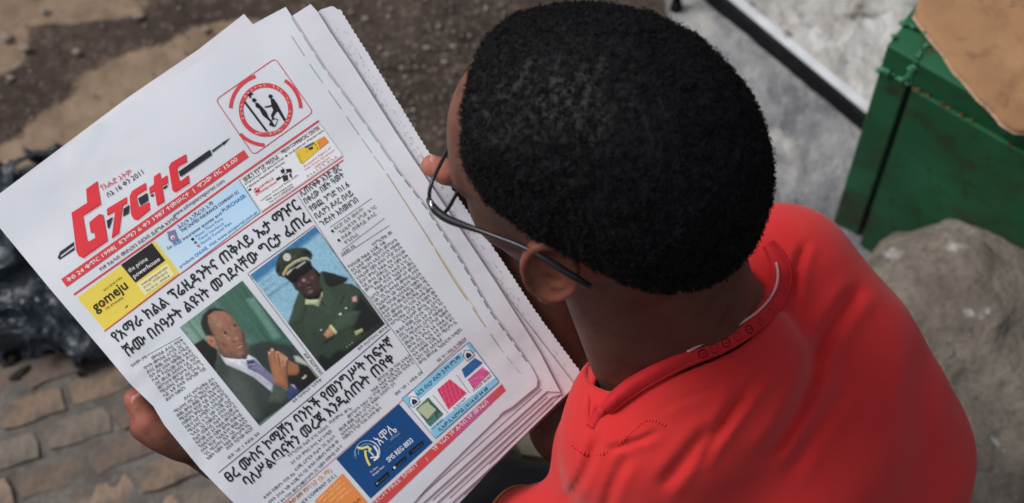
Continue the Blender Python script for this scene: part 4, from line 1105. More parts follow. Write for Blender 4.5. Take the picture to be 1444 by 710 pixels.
ad5 = MB(); t56 = tp(560, 470, 4.4375)
rect(ad5, [(566.8, 562.4), (661.4, 482.4), (703.5, 538.7), (614, 618.7)], srgb(222, 228, 236), .0003)
LB2 = srgb(134, 196, 226)
for q in ([(30, 410), (62, 382), (100, 440), (75, 470)], [(95, 352), (400, 118), (418, 165), (135, 415)], [(432, 68), (452, 55), (492, 112), (470, 128)], [(205, 600), (622, 272), (637, 305), (240, 660)]):
    rect(ad5, [t56(*p) for p in q], LB2, .0005)
line(ad5, [(566.8, 562.4), (661.4, 482.4), (703.5, 538.7), (614, 618.7)], .8, srgb(90, 110, 130), .0006, True)
text(ad5, 'እርቲ ብረታ ብረት ኃ.የተ.የግ.ማ', t56(130, 395), t56(398, 158), 5.6, srgb(26, 50, 90), .02, .0008)
text(ad5, 'ሲ.ኤም.ሲ አደባባይ | 0116 67 54 68', t56(268, 615), t56(570, 350), 4.6, srgb(20, 50, 90), .02, .0008)
def house(mb, c):
    c = np.array(t56(*c)); u = np.array([.78, -.62]); v = np.array([.62, .78])
    q = [c+u*a*6.5+v*b_*6.5 for a, b_ in ((-1, -.3), (0, -1.2), (1, -.3), (1, 1), (-1, 1))]
    poly(mb, q, srgb(228, 232, 238), .0007, 9); line(mb, q, .8, srgb(40, 50, 70), .0009, True)
    q = [c+u*a*6.5+v*b_*6.5 for a, b_ in ((-.6, .1), (0, -.55), (.6, .1), (.6, .7), (-.6, .7))]; poly(mb, q, srgb(40, 50, 70), .0009, 9)
house(ad5, (103, 425)); house(ad5, (442, 135))
q1 = [t56(*p) for p in ((115, 475), (195, 402), (288, 507), (205, 585))]
def gpan(px, py):
    t = fbm(np.stack([px/7, py/7, 0*px], 1), 1, 3, 2)
    k = np.clip((.5+t*1.3), 0, 1)[:, None]; return np.array(srgb(70, 104, 92))*(1-k)+np.array(srgb(160, 178, 140))*k
rect(ad5, q1, gpan, .0006, 1.5)
poly(ad5, [(190, 405), (288, 507), (250, 540), (215, 470)], srgb(60, 90, 84), .0008, 8, (560, 470, 4.4375)); poly(ad5, [(180, 560), (260, 500), (288, 507), (205, 585)], srgb(70, 124, 118), .0008, 8, (560, 470, 4.4375))
poly(ad5, [(125, 478), (190, 430), (245, 480), (190, 540)], srgb(178, 190, 156), .0009, 8, (560, 470, 4.4375))
rs_ = lambda px, py: np.array(srgb(206, 74, 92))[None]*(.75+.5*(np.sin((px*.62+py*-.2)*1.6) > 0))[:, None]+np.array([.06, 0, .06])
rect(ad5, [t56(*p) for p in ((250, 355), (330, 288), (435, 375), (320, 478))], rs_, .0006, 1.6)
bf = lambda px, py: np.array(srgb(50, 104, 164))[None]*(.7+.6*(np.sin(px*1.7+py*1.2) > 0))[:, None]
rect(ad5, [t56(*p) for p in ((403, 228), (487, 155), (535, 187), (425, 282))], bf, .0006, 1.4)
pf = lambda px, py: np.array(srgb(206, 92, 146))[None]*(.55+.8*(np.sin(px*1.5-py*1.7) > -.3))[:, None]
rect(ad5, [t56(*p) for p in ((440, 292), (535, 210), (580, 250), (478, 352))], pf, .0006, 1.4)
for a, b_ in (((222, 388), (318, 500)), ((372, 262), (452, 372))): line(ad5, [t56(*a), t56(*b_)], .8, srgb(130, 140, 150), .0006)
for s_, a, b_ in (('ኢጋ ቆርቆሮ', (222, 602), (290, 545)), ('ሲ.ኤን.ኤስ', (358, 478), (430, 412)), ('ኮንክሪት ቆርቆሮ', (480, 368), (592, 270))): text(ad5, s_, t56(*a), t56(*b_), 2.8, INK, .01)
obj('advertisement', ad5.build('ad', M['print']), front, label='pale blue framed advertisement with coloured roofing sheets')
ad6 = MB()
def bandc(px, py):
    k = np.exp(-((px-668)/26)**2)[:, None]; return np.array(srgb(208, 74, 76))*(1-k)+np.array(srgb(190, 96, 148))*k
rect(ad6, [(505, 726), (707.6, 541.7), (713, 551), (519, 735)], bandc, .0003)
text(ad6, 'FREE SPEECH FREE SPIRIT', (500, 738), (591, 656), 5.6, (.80, .66, .66), .005, .0007); line(ad6, [(600, 645), (604, 651)], .6, W_, .0006)
text(ad6, 'ነፃ ፕሬስ ነፃ ሐሳብ ነፃ መንፈስ', (613, 637), (689, 568.5), 6, (.82, .74, .76), .012, .0007)
obj('banner', ad6.build('banner', M['print']), front, label='red slogan band along the bottom of the page')
ad7 = MB(); t38 = tp(380, 600, 6.455)
rect(ad7, [t38(410, 690), t38(665, 438), t38(893, 700), t38(640, 950)], srgb(226, 138, 74), .0003)
text(ad7, 'ኢንሹራንስ ኩባንያ (አ.ማ)', t38(120, 790), t38(568, 418), 6.6, srgb(222, 150, 88), .01)
text(ad7, 'INSURANCE COMPANY (S.C.)', t38(170, 830), t38(608, 462), 4.8, srgb(60, 50, 50), .01)
for a, b_ in (((455, 690), (660, 512)), ((500, 700), (690, 530)), ((560, 700), (700, 580)), ((620, 700), (750, 592))): text(ad7, words(12), t38(*a), t38(*b_), 3.2, srgb(250, 216, 150), .01)
text(ad7, 'ነቢብ', t38(760, 740), t38(830, 680), 4, srgb(60, 30, 10), .02)
obj('advertisement', ad7.build('ad', M['print']), front, label='orange insurance advertisement cut by the bottom of the picture')

# ---- creases, stains and edge printing
st = MB()
LA = [(411, 51), (440, 96), (470, 138), (510, 196), (545, 245), (600, 330), (640, 396)]
line(st, LA[:4], .8, srgb(120, 124, 132), .0004, dash=(7, 5)); line(st, LA[3:], .8, srgb(150, 134, 96), .0004, dash=(5, 4))
line(st, [(545, 245), (600, 330), (640, 396), (670, 440), (702, 487)], 1.1, srgb(170, 142, 96), .0005, dash=(7, 5)); line(st, [(600, 330), (640, 392), (672, 440)], 1.5, srgb(212, 198, 150), .00035)
line(st, [(702, 487), (722, 513), (738, 532)], .8, srgb(170, 166, 166), .0004, dash=(3, 2))
LBn = np.array([(412, 24), (456, 93), (490, 138), (530, 195), (560, 238), (600, 290), (650, 366), (693, 440), (720, 476), (748, 515)], float)+[-1.6, .4]
line(st, LBn[:5], .8, srgb(130, 132, 140), .0004, dash=(5, 4)); line(st, LBn[4:], 1.1, srgb(60, 60, 68), .0004, dash=(3, 2))
for q in range(26): disc_(st, (RNG.uniform(600, 690), 0), .01, INK) if False else None
obj('edge_marks', st.build('marks', M['print']), front, label='dotted and yellowed marks along the right fold')
sp = MB()
for q in range(420):
    t = RNG.uniform(0, 1); i_ = t*7; A1 = np.array([(480, 24), (525, 92), (570, 166), (608, 226), (650, 292), (706, 372), (762, 455), (815, 530)], float)
    k = min(6, int(i_)); p = A1[k]+(A1[k+1]-A1[k])*(i_-k)
    if RNG.random() < .25 and t > .5: continue
    p = p+np.array([-.82, .57])*RNG.choice([7, 12, 17, 23, 30])+RNG.normal(size=2)*.8
    u = np.array([.55, .83])
    P3 = ws(*(np.array([p, p+u*2.0, p+u*2.0+[-.8, .5], p+[-.8, .5]]).T), dp(p[0]+np.zeros(4), p[1]+np.zeros(4))+.0072-.0005)
    g_ = RNG.uniform(.24, .5); sp.add(P3, [[0, 1, 2, 3]], (g_, g_, g_*1.08))
obj('edge_print', sp.build('edge', M['print']), news, kind='stuff')
hh = MB()
for (a, b_, off) in (((764, 549), (592, 701), -.0016), ((772, 560), (610, 706), -.0034), ((780, 569), (634, 703), -.0052), ((792, 556), (690, 655), -.0052), ((798, 560), (655, 698), -.0072)):
    P2_ = np.array([np.array(a)+(np.array(b_, float)-a)*t for t in np.linspace(0, 1, 30)]); n_ = np.array([.7, .7])
    A_1 = np.vstack([P2_-n_*.5, P2_+n_*.5]); n3 = 30
    hh.add(ws(A_1[:, 0], A_1[:, 1], dp(A_1[:, 0], A_1[:, 1])-off-.0003), [[i_, i_+n3, i_+n3+1, i_+1] for i_ in range(n3-1)], srgb(150, 84, 104))
obj('edge_print', hh.build('edge', M['print']), news)
# ================================================================== PERSON (modelled in camera space, then turned into the world)
C0 = cs(848, 203, 1.255)
Fv = np.array([-.93, .25, -.27]); Fv /= np.linalg.norm(Fv)
Uv = np.array([-.15, .5, .85]); Uv -= Fv*(Uv@Fv); Uv /= np.linalg.norm(Uv)
Lv = np.cross(Uv, Fv)
AX = np.stack([Fv, Lv, Uv])                      # rows: forward, left, up
hp = lambda f, l, u: C0+f*Fv+l*Lv+u*Uv           # head coordinates -> camera space
def capq(q, a, b_, ra, rb): return sd_cap(q, np.array(a, float), np.array(b_, float), ra, rb)
def f_head(p):
    q = (p-C0)@AX.T
    qa = q.copy(); qa[:, 1] = np.abs(q[:, 1])
    d = sd_ell(q, (.000, 0, 0), (.094, .075, .088))
    d = smin(d, sd_ell(q, (.046, 0, .000), (.060, .061, .054)), .03)
    d = smin(d, sd_ell(q, (.042, 0, -.050), (.051, .059, .066)), .03)
    d = smin(d, sd_ell(q, (.046, 0, -.092), (.046, .050, .034)), .03)
    d = smin(d, sd_ell(q, (.082, 0, -.108), (.020, .024, .019)), .02)
    d = smin(d, sd_ell(qa, (.058, .042, -.052), (.024, .021, .022)), .02)
    d = smin(d, capq(qa, (.096, .010, -.013), (.085, .046, -.014), .008, .0065), .014)       # brow
    d = smax(d, -sd_ell(qa, (.108, .033, -.031), (.016, .019, .012)), .012)                 # socket
    d = smin(d, sd_ell(qa, (.084, .032, -.031), (.0125, .0145, .0125)), .003)               # eyeball
    d = smin(d, capq(q, (.100, 0, -.020), (.112, 0, -.055), .008, .0105), .012)             # nose
    d = smin(d, sd_ell(qa, (.103, .012, -.058), (.011, .008, .008)), .006)
    d = smin(d, sd_ell(q, (.096, 0, -.078), (.012, .025, .0065)), .006)
    d = smin(d, sd_ell(q, (.093, 0, -.089), (.013, .022, .0075)), .006)
    # ears
    ea = np.array([[.93, .36, 0], [-.34, .93, .12], [.05, -.12, .99]])
    qe = (qa-np.array([.012, .081, -.040]))@ea.T/1.12
    ear = sd_ell(qe, (0, 0, 0), (.0185, .0065, .031))
    ear = smin(ear, sd_ell(qe, (.004, -.002, -.030), (.0085, .0055, .010)), .006)
    ear = smax(ear, -sd_ell(qe, (.002, .0065, .003), (.0120, .0062, .021)), .003)
    e2 = np.sqrt((qe[:, 0]/.0160)**2+((qe[:, 2]-.002)/.0275)**2)
    hx = np.sqrt(((e2-1)*.019)**2+(qe[:, 1]-.0058)**2)-.0028+.02*np.clip(-qe[:, 2]-.014, 0, 1)*2
    ear = smin(ear, hx, .002)
    e3 = np.sqrt(((qe[:, 0]+.002)/.0095)**2+((qe[:, 2]-.002)/.0165)**2)
    ear = smin(ear, np.sqrt(((e3-1)*.012)**2+(qe[:, 1]-.0048)**2)-.0017+np.clip(qe[:, 0]-.003, 0, 1)*.6, .002)
    ear = smin(ear*1.12, capq(qa, (.014, .070, -.040), (.010, .076, -.042), .012, .008), .006)
    d = smin(d, ear, .005)
    return d
NA = hp(-.036, 0, -.055); NB = cs(980, 452, 1.50)
def f_neck(p, g_=0.0): 
    d = sd_cap(p, NA, NB, .050+g_, .055+g_)
    d = smin(d, sd_cap(p, NB, NB+(NB-NA)*.45, .055+g_, .062+g_), .02)
    return smin(d, sd_cap(p, hp(.02, 0, -.085), cs(925, 545, 1.52), .038+g_, .045+g_), .03)
BALLS = [((1002, 535, 1.50), .076), ((1100, 398, 1.585), .060), ((1164, 500, 1.60), .070), ((1216, 566, 1.63), .066), ((1226, 650, 1.68), .088), ((1215, 790, 1.76), .108),
         ((1080, 620, 1.60), .105), ((1060, 760, 1.68), .13), ((912, 622, 1.512), .064), ((930, 740, 1.56), .072), ((1020, 860, 1.78), .14), ((880, 640, 1.60), .06), ((950, 571, 1.495), .058)]
BC = [cs(*b_[0]) for b_ in BALLS]
def f_torso(p, g_=0.0):
    d = None
    for c, (x, r) in zip(BC, BALLS):
        e = np.linalg.norm(p-c, axis=1)-r-g_
        d = e if d is None else smin(d, e, .045)
    d = smin(d, sd_cap(p, BC[1], BC[2], .055+g_, .064+g_), .03)
    d = smin(d, sd_cap(p, BC[2], BC[4], .066+g_, .082+g_), .03)
    d = smin(d, sd_cap(p, BC[0], BC[8], .060+g_, .062+g_), .03)
    d = smin(d, sd_cap(p, BC[6], cs(1190, 770, 1.86), .11+g_, .13+g_), .04)
    return d
RS, RE, RW = cs(1100, 400, 1.60), cs(808, 598, 1.665), cs(722, 286, 1.615)
LS, LE, LW = cs(935, 745, 1.56), cs(640, 800, 1.72), cs(420, 684, 1.66)
RP, LP_ = cs(696, 252, 1.60), cs(305, 634, 1.628)
def fingers(side):
    """list of (points, radii) chains"""
    if side == 'R':
        return [([(692, 256, 1.597), (660, 250, 1.560), (630, 243, 1.530), (609, 234, 1.5275)], (.0145, .0125, .0108, .0095)),
                ([(684, 240, 1.60), (612, 262, 1.600), (575, 280, 1.596), (552, 296, 1.592)], (.0105, .0095, .0085, .0075)),
                ([(688, 250, 1.602), (612, 286, 1.604), (572, 308, 1.600), (545, 326, 1.596)], (.0108, .0098, .0088, .0076)),
                ([(694, 262, 1.605), (616, 308, 1.606), (580, 330, 1.602), (556, 348, 1.598)], (.0102, .0093, .0084, .0074)),
                ([(702, 276, 1.608), (632, 326, 1.608), (602, 348, 1.603), (584, 362, 1.600)], (.0092, .0082, .0074, .0066))]
    return [([(280, 628, 1.615), (236, 612, 1.592), (207, 592, 1.580), (190, 563, 1.575)], (.0165, .0140, .0118, .0100)),
            ([(262, 628, 1.610), (300, 560, 1.600), (336, 520, 1.596), (362, 494, 1.593)], (.0108, .0098, .0088, .0076)),
            ([(276, 636, 1.612), (320, 574, 1.602), (360, 536, 1.598), (388, 508, 1.595)], (.0110, .0100, .0090, .0078)),
            ([(290, 648, 1.615), (336, 592, 1.604), (374, 558, 1.600), (400, 532, 1.597)], (.0104, .0095, .0086, .0074)),
            ([(302, 662, 1.618), (344, 618, 1.608), (374, 592, 1.604), (394, 572, 1.600)], (.0094, .0084, .0076, .0068))]
def f_hand(p, side):
    P0, W0 = (RP, RW) if side == 'R' else (LP_, LW)
    d = sd_cap(p, W0, P0, .0235, .024)
    if side == 'L': d = smin(d, sd_cap(p, cs(228, 606, 1.592), cs(300, 630, 1.612), .0175, .0215), .012); d = smin(d, sd_cap(p, cs(202, 602, 1.588), cs(255, 618, 1.60), .0125, .019), .008)
    else: d = smin(d, sd_cap(p, cs(700, 262, 1.60), cs(716, 290, 1.61), .024, .022), .015)
    for ch, rr in fingers(side):
        pts_ = [cs(*c) for c in ch]; e = None
        for k in range(3):
            c = sd_cap(p, pts_[k], pts_[k+1], rr[k], rr[k+1]); e = c if e is None else smin(e, c, .003)
        d = smin(d, e, .006)
    return d
def f_arms(p):
    d = sd_cap(p, RS, RE, .047, .038); d = smin(d, sd_cap(p, RE, RW, .0375, .0245), .012)
    d = smin(d, smin(sd_cap(p, LS, LE, .047, .038), sd_cap(p, LE, LW, .037, .0245), .012), .01)
    d = smin(d, f_hand(p, 'R'), .012)
    return smin(d, f_hand(p, 'L'), .012)
def f_body(p):
    d = smin(f_head(p), f_neck(p), .022)
    d = smin(d, f_torso(p, -.024), .02)
    return smin(d, f_arms(p), .015)
V, Q = nets(f_body, cs(722, 355, 2.02)*[1, 1, 1]-np.array([.36, .40, 0]), np.array([.40, .17, -1.10]), .0026, 1.25)
V = relax(V, Q, 2, .4)
V0 = V
# skin tint by place on the body, neck shade and forehead light included
tint = np.tile(srgb(94, 61, 50), (len(V), 1))
def blend(cen, rad, col, am=1.0):
    global tint
    k = (am*np.exp(-(np.linalg.norm(V-cen, axis=1)/rad)**2))[:, None]
    tint = tint*(1-k)+np.array(col)*k
q = (V-C0)@AX.T
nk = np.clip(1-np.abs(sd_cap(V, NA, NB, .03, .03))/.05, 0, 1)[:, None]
tint = tint*(1-nk*.45)+np.array(srgb(64, 42, 36))*nk*.45  # shade below the head, painted into the neck colour
ek = (np.exp(-(np.linalg.norm((q-[.012, .082, -.042])/[.028, .018, .044], axis=1))**4))[:, None]; tint = tint*(1-ek*.85)+np.array(srgb(170, 100, 80))*ek*.85
blend(hp(.10, 0, .02), .05, srgb(126, 86, 70), .8)  # lit forehead: the light is painted into the skin colour
blend(hp(.112, .0, -.083), .018, srgb(120, 62, 58), .8)
for c in ((191, 563, 1.57), (205, 592, 1.575), (609, 234, 1.522), (625, 246, 1.522)): blend(cs(*c), .015, srgb(190, 116, 98), .85)
for c in ((645, 262, 1.55), (222, 615, 1.588)): blend(cs(*c), .016, srgb(118, 70, 58), .4)
qs = q*np.stack([np.ones(len(q)), np.sign(q[:, 1]), -np.ones(len(q))], 1)
eye = np.exp(-(np.linalg.norm((qs-[.095, .032, .031])/[.008, .013, .008], axis=1))**4)[:, None]*(q[:, :1] > .085)
tint = tint*(1-eye)+np.array(srgb(200, 190, 184))*eye
ir = np.exp(-(np.linalg.norm((qs-[.097, .032, .033])[:, 1:]/[.0055, .0055], axis=1))**6)[:, None]*(q[:, :1] > .091); tint = tint*(1-ir)+np.array((.01, .006, .005))*ir
base = world_base = gz(1150, 640, 0)
person = thing('person', tuple(base), 'seated person in a red shirt and spectacles, seen from behind, reading a newspaper', 'person')
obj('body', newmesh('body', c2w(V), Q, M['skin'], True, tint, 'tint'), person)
# nails
def nail(c, ax, nrm, wd, ln, parent):
    c = np.array(c); ax = ax/np.linalg.norm(ax); nrm = nrm-ax*(nrm@ax); nrm /= np.linalg.norm(nrm); sd = np.cross(ax, nrm)
    u, v = np.meshgrid(np.linspace(-1, 1, 9), np.linspace(-1, 1, 9), indexing='ij'); u = u.ravel(); v = v.ravel()
    s_ = np.sqrt(np.clip(1-(v*.9)**4, 0, 1))
    P = c+np.outer(v*ln, ax)+np.outer(u*wd*s_, sd)+np.outer(-(u*s_)**2*wd*.45-.18*v**2*ln*.4, nrm)
    i, j = np.meshgrid(np.arange(8), np.arange(8), indexing='ij'); i = i.ravel(); j = j.ravel()
    F = np.stack([i*9+j, (i+1)*9+j, (i+1)*9+j+1, i*9+j+1], 1)
    o = obj('fingernail', newmesh('nail', c2w(P), F, M['nail'], True), parent); so = o.modifiers.new('t', 'SOLIDIFY'); so.thickness = .0006; so.offset = 0

def tipnail(a, b_, toward, r, ln=.0058):
    a = cs(*a); b_ = cs(*b_); ax = b_-a; n_ = np.array(toward, float)
    n_ = n_-ax*(n_@ax)/(ax@ax); n_ /= np.linalg.norm(n_)
    nail(b_-ax/np.linalg.norm(ax)*.001+n_*(r*.93), ax, n_, r*.72, ln, bpy.data.objects['body'])
tipnail((207, 592, 1.580), (190, 563, 1.575), (.75, -.1, .65), .0100)
tipnail((630, 243, 1.530), (609, 234, 1.5275), (.3, .8, .45), .0095)
# ---- shirt
FOLD = [((1209, 405), (1150, 520), 15, .0062), ((1150, 520), (1085, 640), 17, .0056), ((1134, 345), (1124, 435), 9, .0052), ((1122, 440), (1030, 550), 9, .0050),
        ((1097, 505), (1010, 610), 12, .0050), ((1010, 610), (930, 680), 13, .0040), ((1108, 462), (1020, 535), 7, .0050), ((1020, 535), (935, 582), 7, .0046), ((1060, 560), (985, 650), 9, .0028),
        ((925, 602), (862, 640), 6, .0030), ((1190, 545), (1120, 670), 15, .0028), ((842, 618), (800, 700), 9, .0030), ((890, 650), (850, 720), 10, .0026), ((1290, 500), (1310, 640), 24, .0024)]
def f_folds(p):
    dd = -p[:, 2]; px = 722+p[:, 0]/dd*FPX; py = 355-p[:, 1]/dd*FPX
    r = np.zeros(len(p))
    for a, b_, wd, am in FOLD:
        a = np.array(a, float); b_ = np.array(b_, float); e = b_-a; L_ = np.linalg.norm(e); e /= L_
        t = ((px-a[0])*e[0]+(py-a[1])*e[1])/L_; s_ = (px-a[0])*-e[1]+(py-a[1])*e[0]+7*np.sin(t*2.6+a[0])
        wd = wd*.8; env = np.clip((t+.12)/.3, 0, 1)*np.clip((1.15-t)/.35, 0, 1); env = env*env*(3-2*env)
        r += 1.15*am*env*(.85*np.exp(-(s_/(wd*1.15))**2)+.14*np.exp(-np.abs(s_/(wd*.5))**1.6)*(1+.3*np.tanh(s_/4))-.50*np.exp(-((np.abs(s_)-wd*1.7)/wd)**2))
    return r
def f_shirt(p):
    d = f_torso(p, .002)
    sl = sd_cap(p, LS, LS+(LE-LS)*.72, .062, .060)
    sl = smax(sl, (p-(LS+(LE-LS)*.62))@((LE-LS)/np.linalg.norm(LE-LS)), .004)
    d = smin(d, sl, .03)
    sr = sd_cap(p, RS, RS+(RE-RS)*.62, .058, .052)
    sr = smax(sr, (p-(RS+(RE-RS)*.60))@((RE-RS)/np.linalg.norm(RE-RS)), .004)
    d = smin(d, sr, .03)
    kn = np.clip((f_neck(p)-.018)/.016, 0, 1)
    d = d+(f_folds(p)+fbm(p, 14, 3, 12)*.0030+np.abs(fbm(p*[1, 1, .6], 9, 2, 61))*.0025)*kn
    d = smax(d, -f_neck(p, .0045), .006)
    # hollow the sleeve ends
    d = smax(d, -sd_cap(p, LS+(LE-LS)*.45, LE, .052, .056), .004)
    d = smax(d, -sd_cap(p, RS+(RE-RS)*.45, RE, .046, .044), .004)
    return d
Vs, Qs = nets(f_shirt, np.array([-.02, -.45, -2.02]), np.array([.44, .17, -1.36]), .0027, 1.5)
Vs = relax(Vs, Qs, 2, .4)
shirt = obj('shirt', newmesh('shirt', c2w(Vs), Qs, M['shirt'], True), person, label='loose red short sleeved shirt')
def surf(f, px, py, d0=1.0, d1=2.2):
    px = np.atleast_1d(np.asarray(px, float)); py = np.atleast_1d(np.asarray(py, float)); d = np.full(len(px), d0)
    for _ in range(60):
        v = f(cs(px, py, d)); d = d+np.clip(v*.8, -.02, .05)
        d = np.minimum(d, d1)
    return d

# ---- collar band: rolled knit band lofted round the neck
CP_ = [(1082, 352), (1094, 372), (1099, 392), (1096, 412), (1086, 430), (1068, 448), (1040, 466), (1005, 484), (968, 504), (930, 525), (897, 545), (868, 568), (852, 588), (838, 612)]
cp_ = np.array(CP_, float)+[-2, -7]
def smooth_path(P, n_=90):
    P = np.asarray(P, float); t = np.concatenate([[0], np.cumsum(np.linalg.norm(np.diff(P, axis=0), axis=1))]); t /= t[-1]
    tt_ = np.linspace(0, 1, n_); R = np.stack([np.interp(tt_, t, P[:, k]) for k in range(P.shape[1])], 1)
    for _ in range(6): R[1:-1] = R[1:-1]*.5+(R[2:]+R[:-2])*.25
    return R
cpath = smooth_path(cp_, 110)
T = np.gradient(cpath, axis=0); T /= np.linalg.norm(T, axis=1)[:, None]
OUT = np.stack([-T[:, 1], T[:, 0]], 1)                                  # away from the neck in the picture
cen = np.array([960, 430.]); OUT *= np.sign(((cpath-cen)*OUT).sum(1))[:, None]
tt_ = np.linspace(0, 1, len(cpath))
wo = np.interp(tt_, [0, .1, .45, .58, .8, 1], [9, 19, 23, 17, 15, 9]); wi = np.interp(tt_, [0, .1, .45, .6, .8, 1], [6, 12, 13, 10, 9, 6])
base_d = surf(lambda p: f_torso(p, .002), *(cpath+OUT*(wo+6)[:, None]).T)
for _ in range(10): base_d[1:-1] = base_d[1:-1]*.5+(base_d[2:]+base_d[:-2])*.25
prof = [(wo+5, -.0120), (wo+3, -.0030), (wo, .0030), (wo*.7, .0062), (wo*.35, .0085), (wo*0, .0096), (-wi*.35, .0080), (-wi*.7, .0030), (-wi, -.010), (-wi*1.05, -.024)]
rows = []
for a_, lift in prof:
    q2 = cpath+OUT*np.asarray(a_)[:, None]; rows.append(cs(q2[:, 0], q2[:, 1], base_d-lift))
rows = np.array(rows); nr_, nc = rows.shape[:2]
F = []
for i in range(nr_-1):
    for j in range(nc-1): F.append([i*nc+j, i*nc+j+1, (i+1)*nc+j+1, (i+1)*nc+j])
collar = obj('collar', newmesh('collar', c2w(rows.reshape(-1, 3)), np.array(F), M['collar'], True), person, label='darker red ribbed collar band')
so = collar.modifiers.new('t', 'SOLIDIFY'); so.thickness = .0016; so.offset = 0
fp = smooth_path([(838, 612), (831, 596), (829, 575), (832, 552), (838, 534), (847, 519), (860, 508)], 40)
fd = np.interp(np.linspace(0, 1, 40), [0, .4, 1], [base_d[-1]-.004, base_d[-1]+.002, base_d[-1]+.035])
r2 = []
for ox, dz_ in ((-16, .022), (-9, .010), (-4, .000), (0, -.004), (3, -.002), (7, .020), (9, .055)): r2.append(cs(fp[:, 0]+ox, fp[:, 1]+ox*.1, fd+dz_))
r2 = np.array(r2); F = [[i*40+j, i*40+j+1, (i+1)*40+j+1, (i+1)*40+j] for i in range(6) for j in range(39)]
o = obj('collar', newmesh('collar', c2w(r2.reshape(-1, 3)), np.array(F), M['shirt'], True), person); so = o.modifiers.new('t', 'SOLIDIFY'); so.thickness = .0015; so.offset = 0
V, Fq = tube(c2w(rows[5, 8:62]+[0, 0, .0042]), .0011, 8); obj('piping', newmesh('piping', V, Fq, M['piping'], True), collar)
V, Fq = tube(c2w(rows[2, 4:]+[0, 0, .0006]), .0011, 6); obj('seam', newmesh('seam', V, Fq, M['collar'], True), collar)
tm = MB()
for k in range(7):                                                       # raised round letters stitched on the band
    i = 26+k*5
    for side in ((2,) if k % 2 else (2, 2)):
        c = (rows[2, i]+rows[4, i])/2+[0, 0, .0012]
        ax = rows[3, i+1]-rows[3, i]; ax /= np.linalg.norm(ax); ay = rows[4, i]-rows[2, i]; ay /= np.linalg.norm(ay)
        a = np.linspace(0, math.tau, 13)
        V, Fq = tube(c2w(c+np.outer(np.cos(a)*.0034, ax)+np.outer(np.sin(a)*.0040, ay)), .0006, 5); tm.add(V, Fq)
        V, Fq = tube(c2w(np.array([c-ax*.002, c+ax*.002])), .0006, 5); tm.add(V, Fq)
obj('stitching', tm.build('stitching', M['thread'], True, color=False), collar, kind='stuff')
# puckered shoulder seam and cuff trim
sm2 = MB()
seam = smooth_path([(808, 628), (822, 640), (842, 644), (862, 636), (880, 620), (896, 606), (912, 590), (926, 594), (942, 602)], 34)
ds = surf(f_shirt, seam[:, 0], seam[:, 1])
for k in range(len(seam)-1):
    c = cs(seam[k, 0], seam[k, 1], ds[k]-.0002); t = cs(seam[k+1, 0], seam[k+1, 1], ds[k+1])-c; t /= np.linalg.norm(t); n_ = np.cross(t, [0, 0, 1])
    V, Fq = tube(c2w(np.array([c-n_*.0020-[0, 0, .0012], c, c+n_*.0020-[0, 0, .0012]])), [.0006, .0010, .0006], 6); sm2.add(V, Fq)
M['seamcol'] = mat('seam_red', srgb(206, 52, 52), .9, .1)
obj('shoulder_seam', sm2.build('seam', M['seamcol'], True, color=False), shirt, kind='stuff')
axL = (LE-LS)/np.linalg.norm(LE-LS); cc = LS+(LE-LS)*.62
e1_ = np.cross(axL, [0, 0, 1.0]); e1_ /= np.linalg.norm(e1_); e2_ = np.cross(axL, e1_)
a = np.linspace(0, math.tau, 50); ringp = cc-axL*.002+np.outer(np.cos(a)*.0605, e1_)+np.outer(np.sin(a)*.0605, e2_)
V, Fq = tube(c2w(ringp), .0014, 6, False); obj('cuff_trim', newmesh('trim', V, Fq, M['trim'], True), shirt, label='yellowish trim thread at the sleeve end')

# ---- trousers and shoes (world space)
W1 = lambda x, y, d: c2w(cs(x, y, d))[0]
hipL, hipR = W1(1110, 800, 1.95), W1(1090, 480, 1.98)
kneeL, kneeR = W1(690, 742, 1.86), W1(515, 270, 1.95)
ankL, ankR = np.append(gz(560, 560)[:2], .10), np.append(gz(440, 240)[:2], .10)
def f_tr(p):
    d = sd_cap(p, hipL, kneeL, .095, .066); d = smin(d, sd_cap(p, kneeL, ankL, .064, .052), .02)
    d = smin(d, smin(sd_cap(p, hipR, kneeR, .082, .060), sd_cap(p, kneeR, ankR, .064, .052), .02), .03)
    d = smin(d, sd_cap(p, hipL, hipR, .11, .08), .04)
    return d+fbm(p, 12, 3, 6)*.010
lo = np.minimum.reduce([hipL, hipR, kneeL, kneeR, ankL, ankR])-.15; hi = np.maximum.reduce([hipL, hipR, kneeL, kneeR, ankL, ankR])+.15
V, Q = nets(f_tr, lo, hi, .009); V = relax(V, Q, 2)
obj('trousers', newmesh('trousers', V, Q, M['denim'], True), person, label='dark trousers')
for ank, kn in ((ankL, kneeL), (ankR, kneeR)):
    dr = (kn-ank)*[1, 1, 0]; dr = np.array([-.8, .25, 0]); dr /= np.linalg.norm(dr)
    h0 = ank*[1, 1, 0]-dr*.05
    fs = lambda p: smax(smin(smin(sd_cap(p, h0+[0, 0, .045], h0+dr*.20+[0, 0, .032], .042, .036), sd_cap(p, h0+dr*.05+[0, 0, .05], ank+[0, 0, .02], .042, .05), .02), sd_box(p, h0+dr*.1+[0, 0, .014], (.15, .046, .012), np.array([dr, [-dr[1], dr[0], 0], [0, 0, 1]]), .01), .006), .006-p[:, 2]+0, .004)
    V, Q = nets(fs, h0+dr*.08-[.24, .24, .08], h0+dr*.08+[.24, .24, .18], .006); V = relax(V, Q, 1)
    obj('shoe', newmesh('shoe', V, Q, M['black'], True), person)

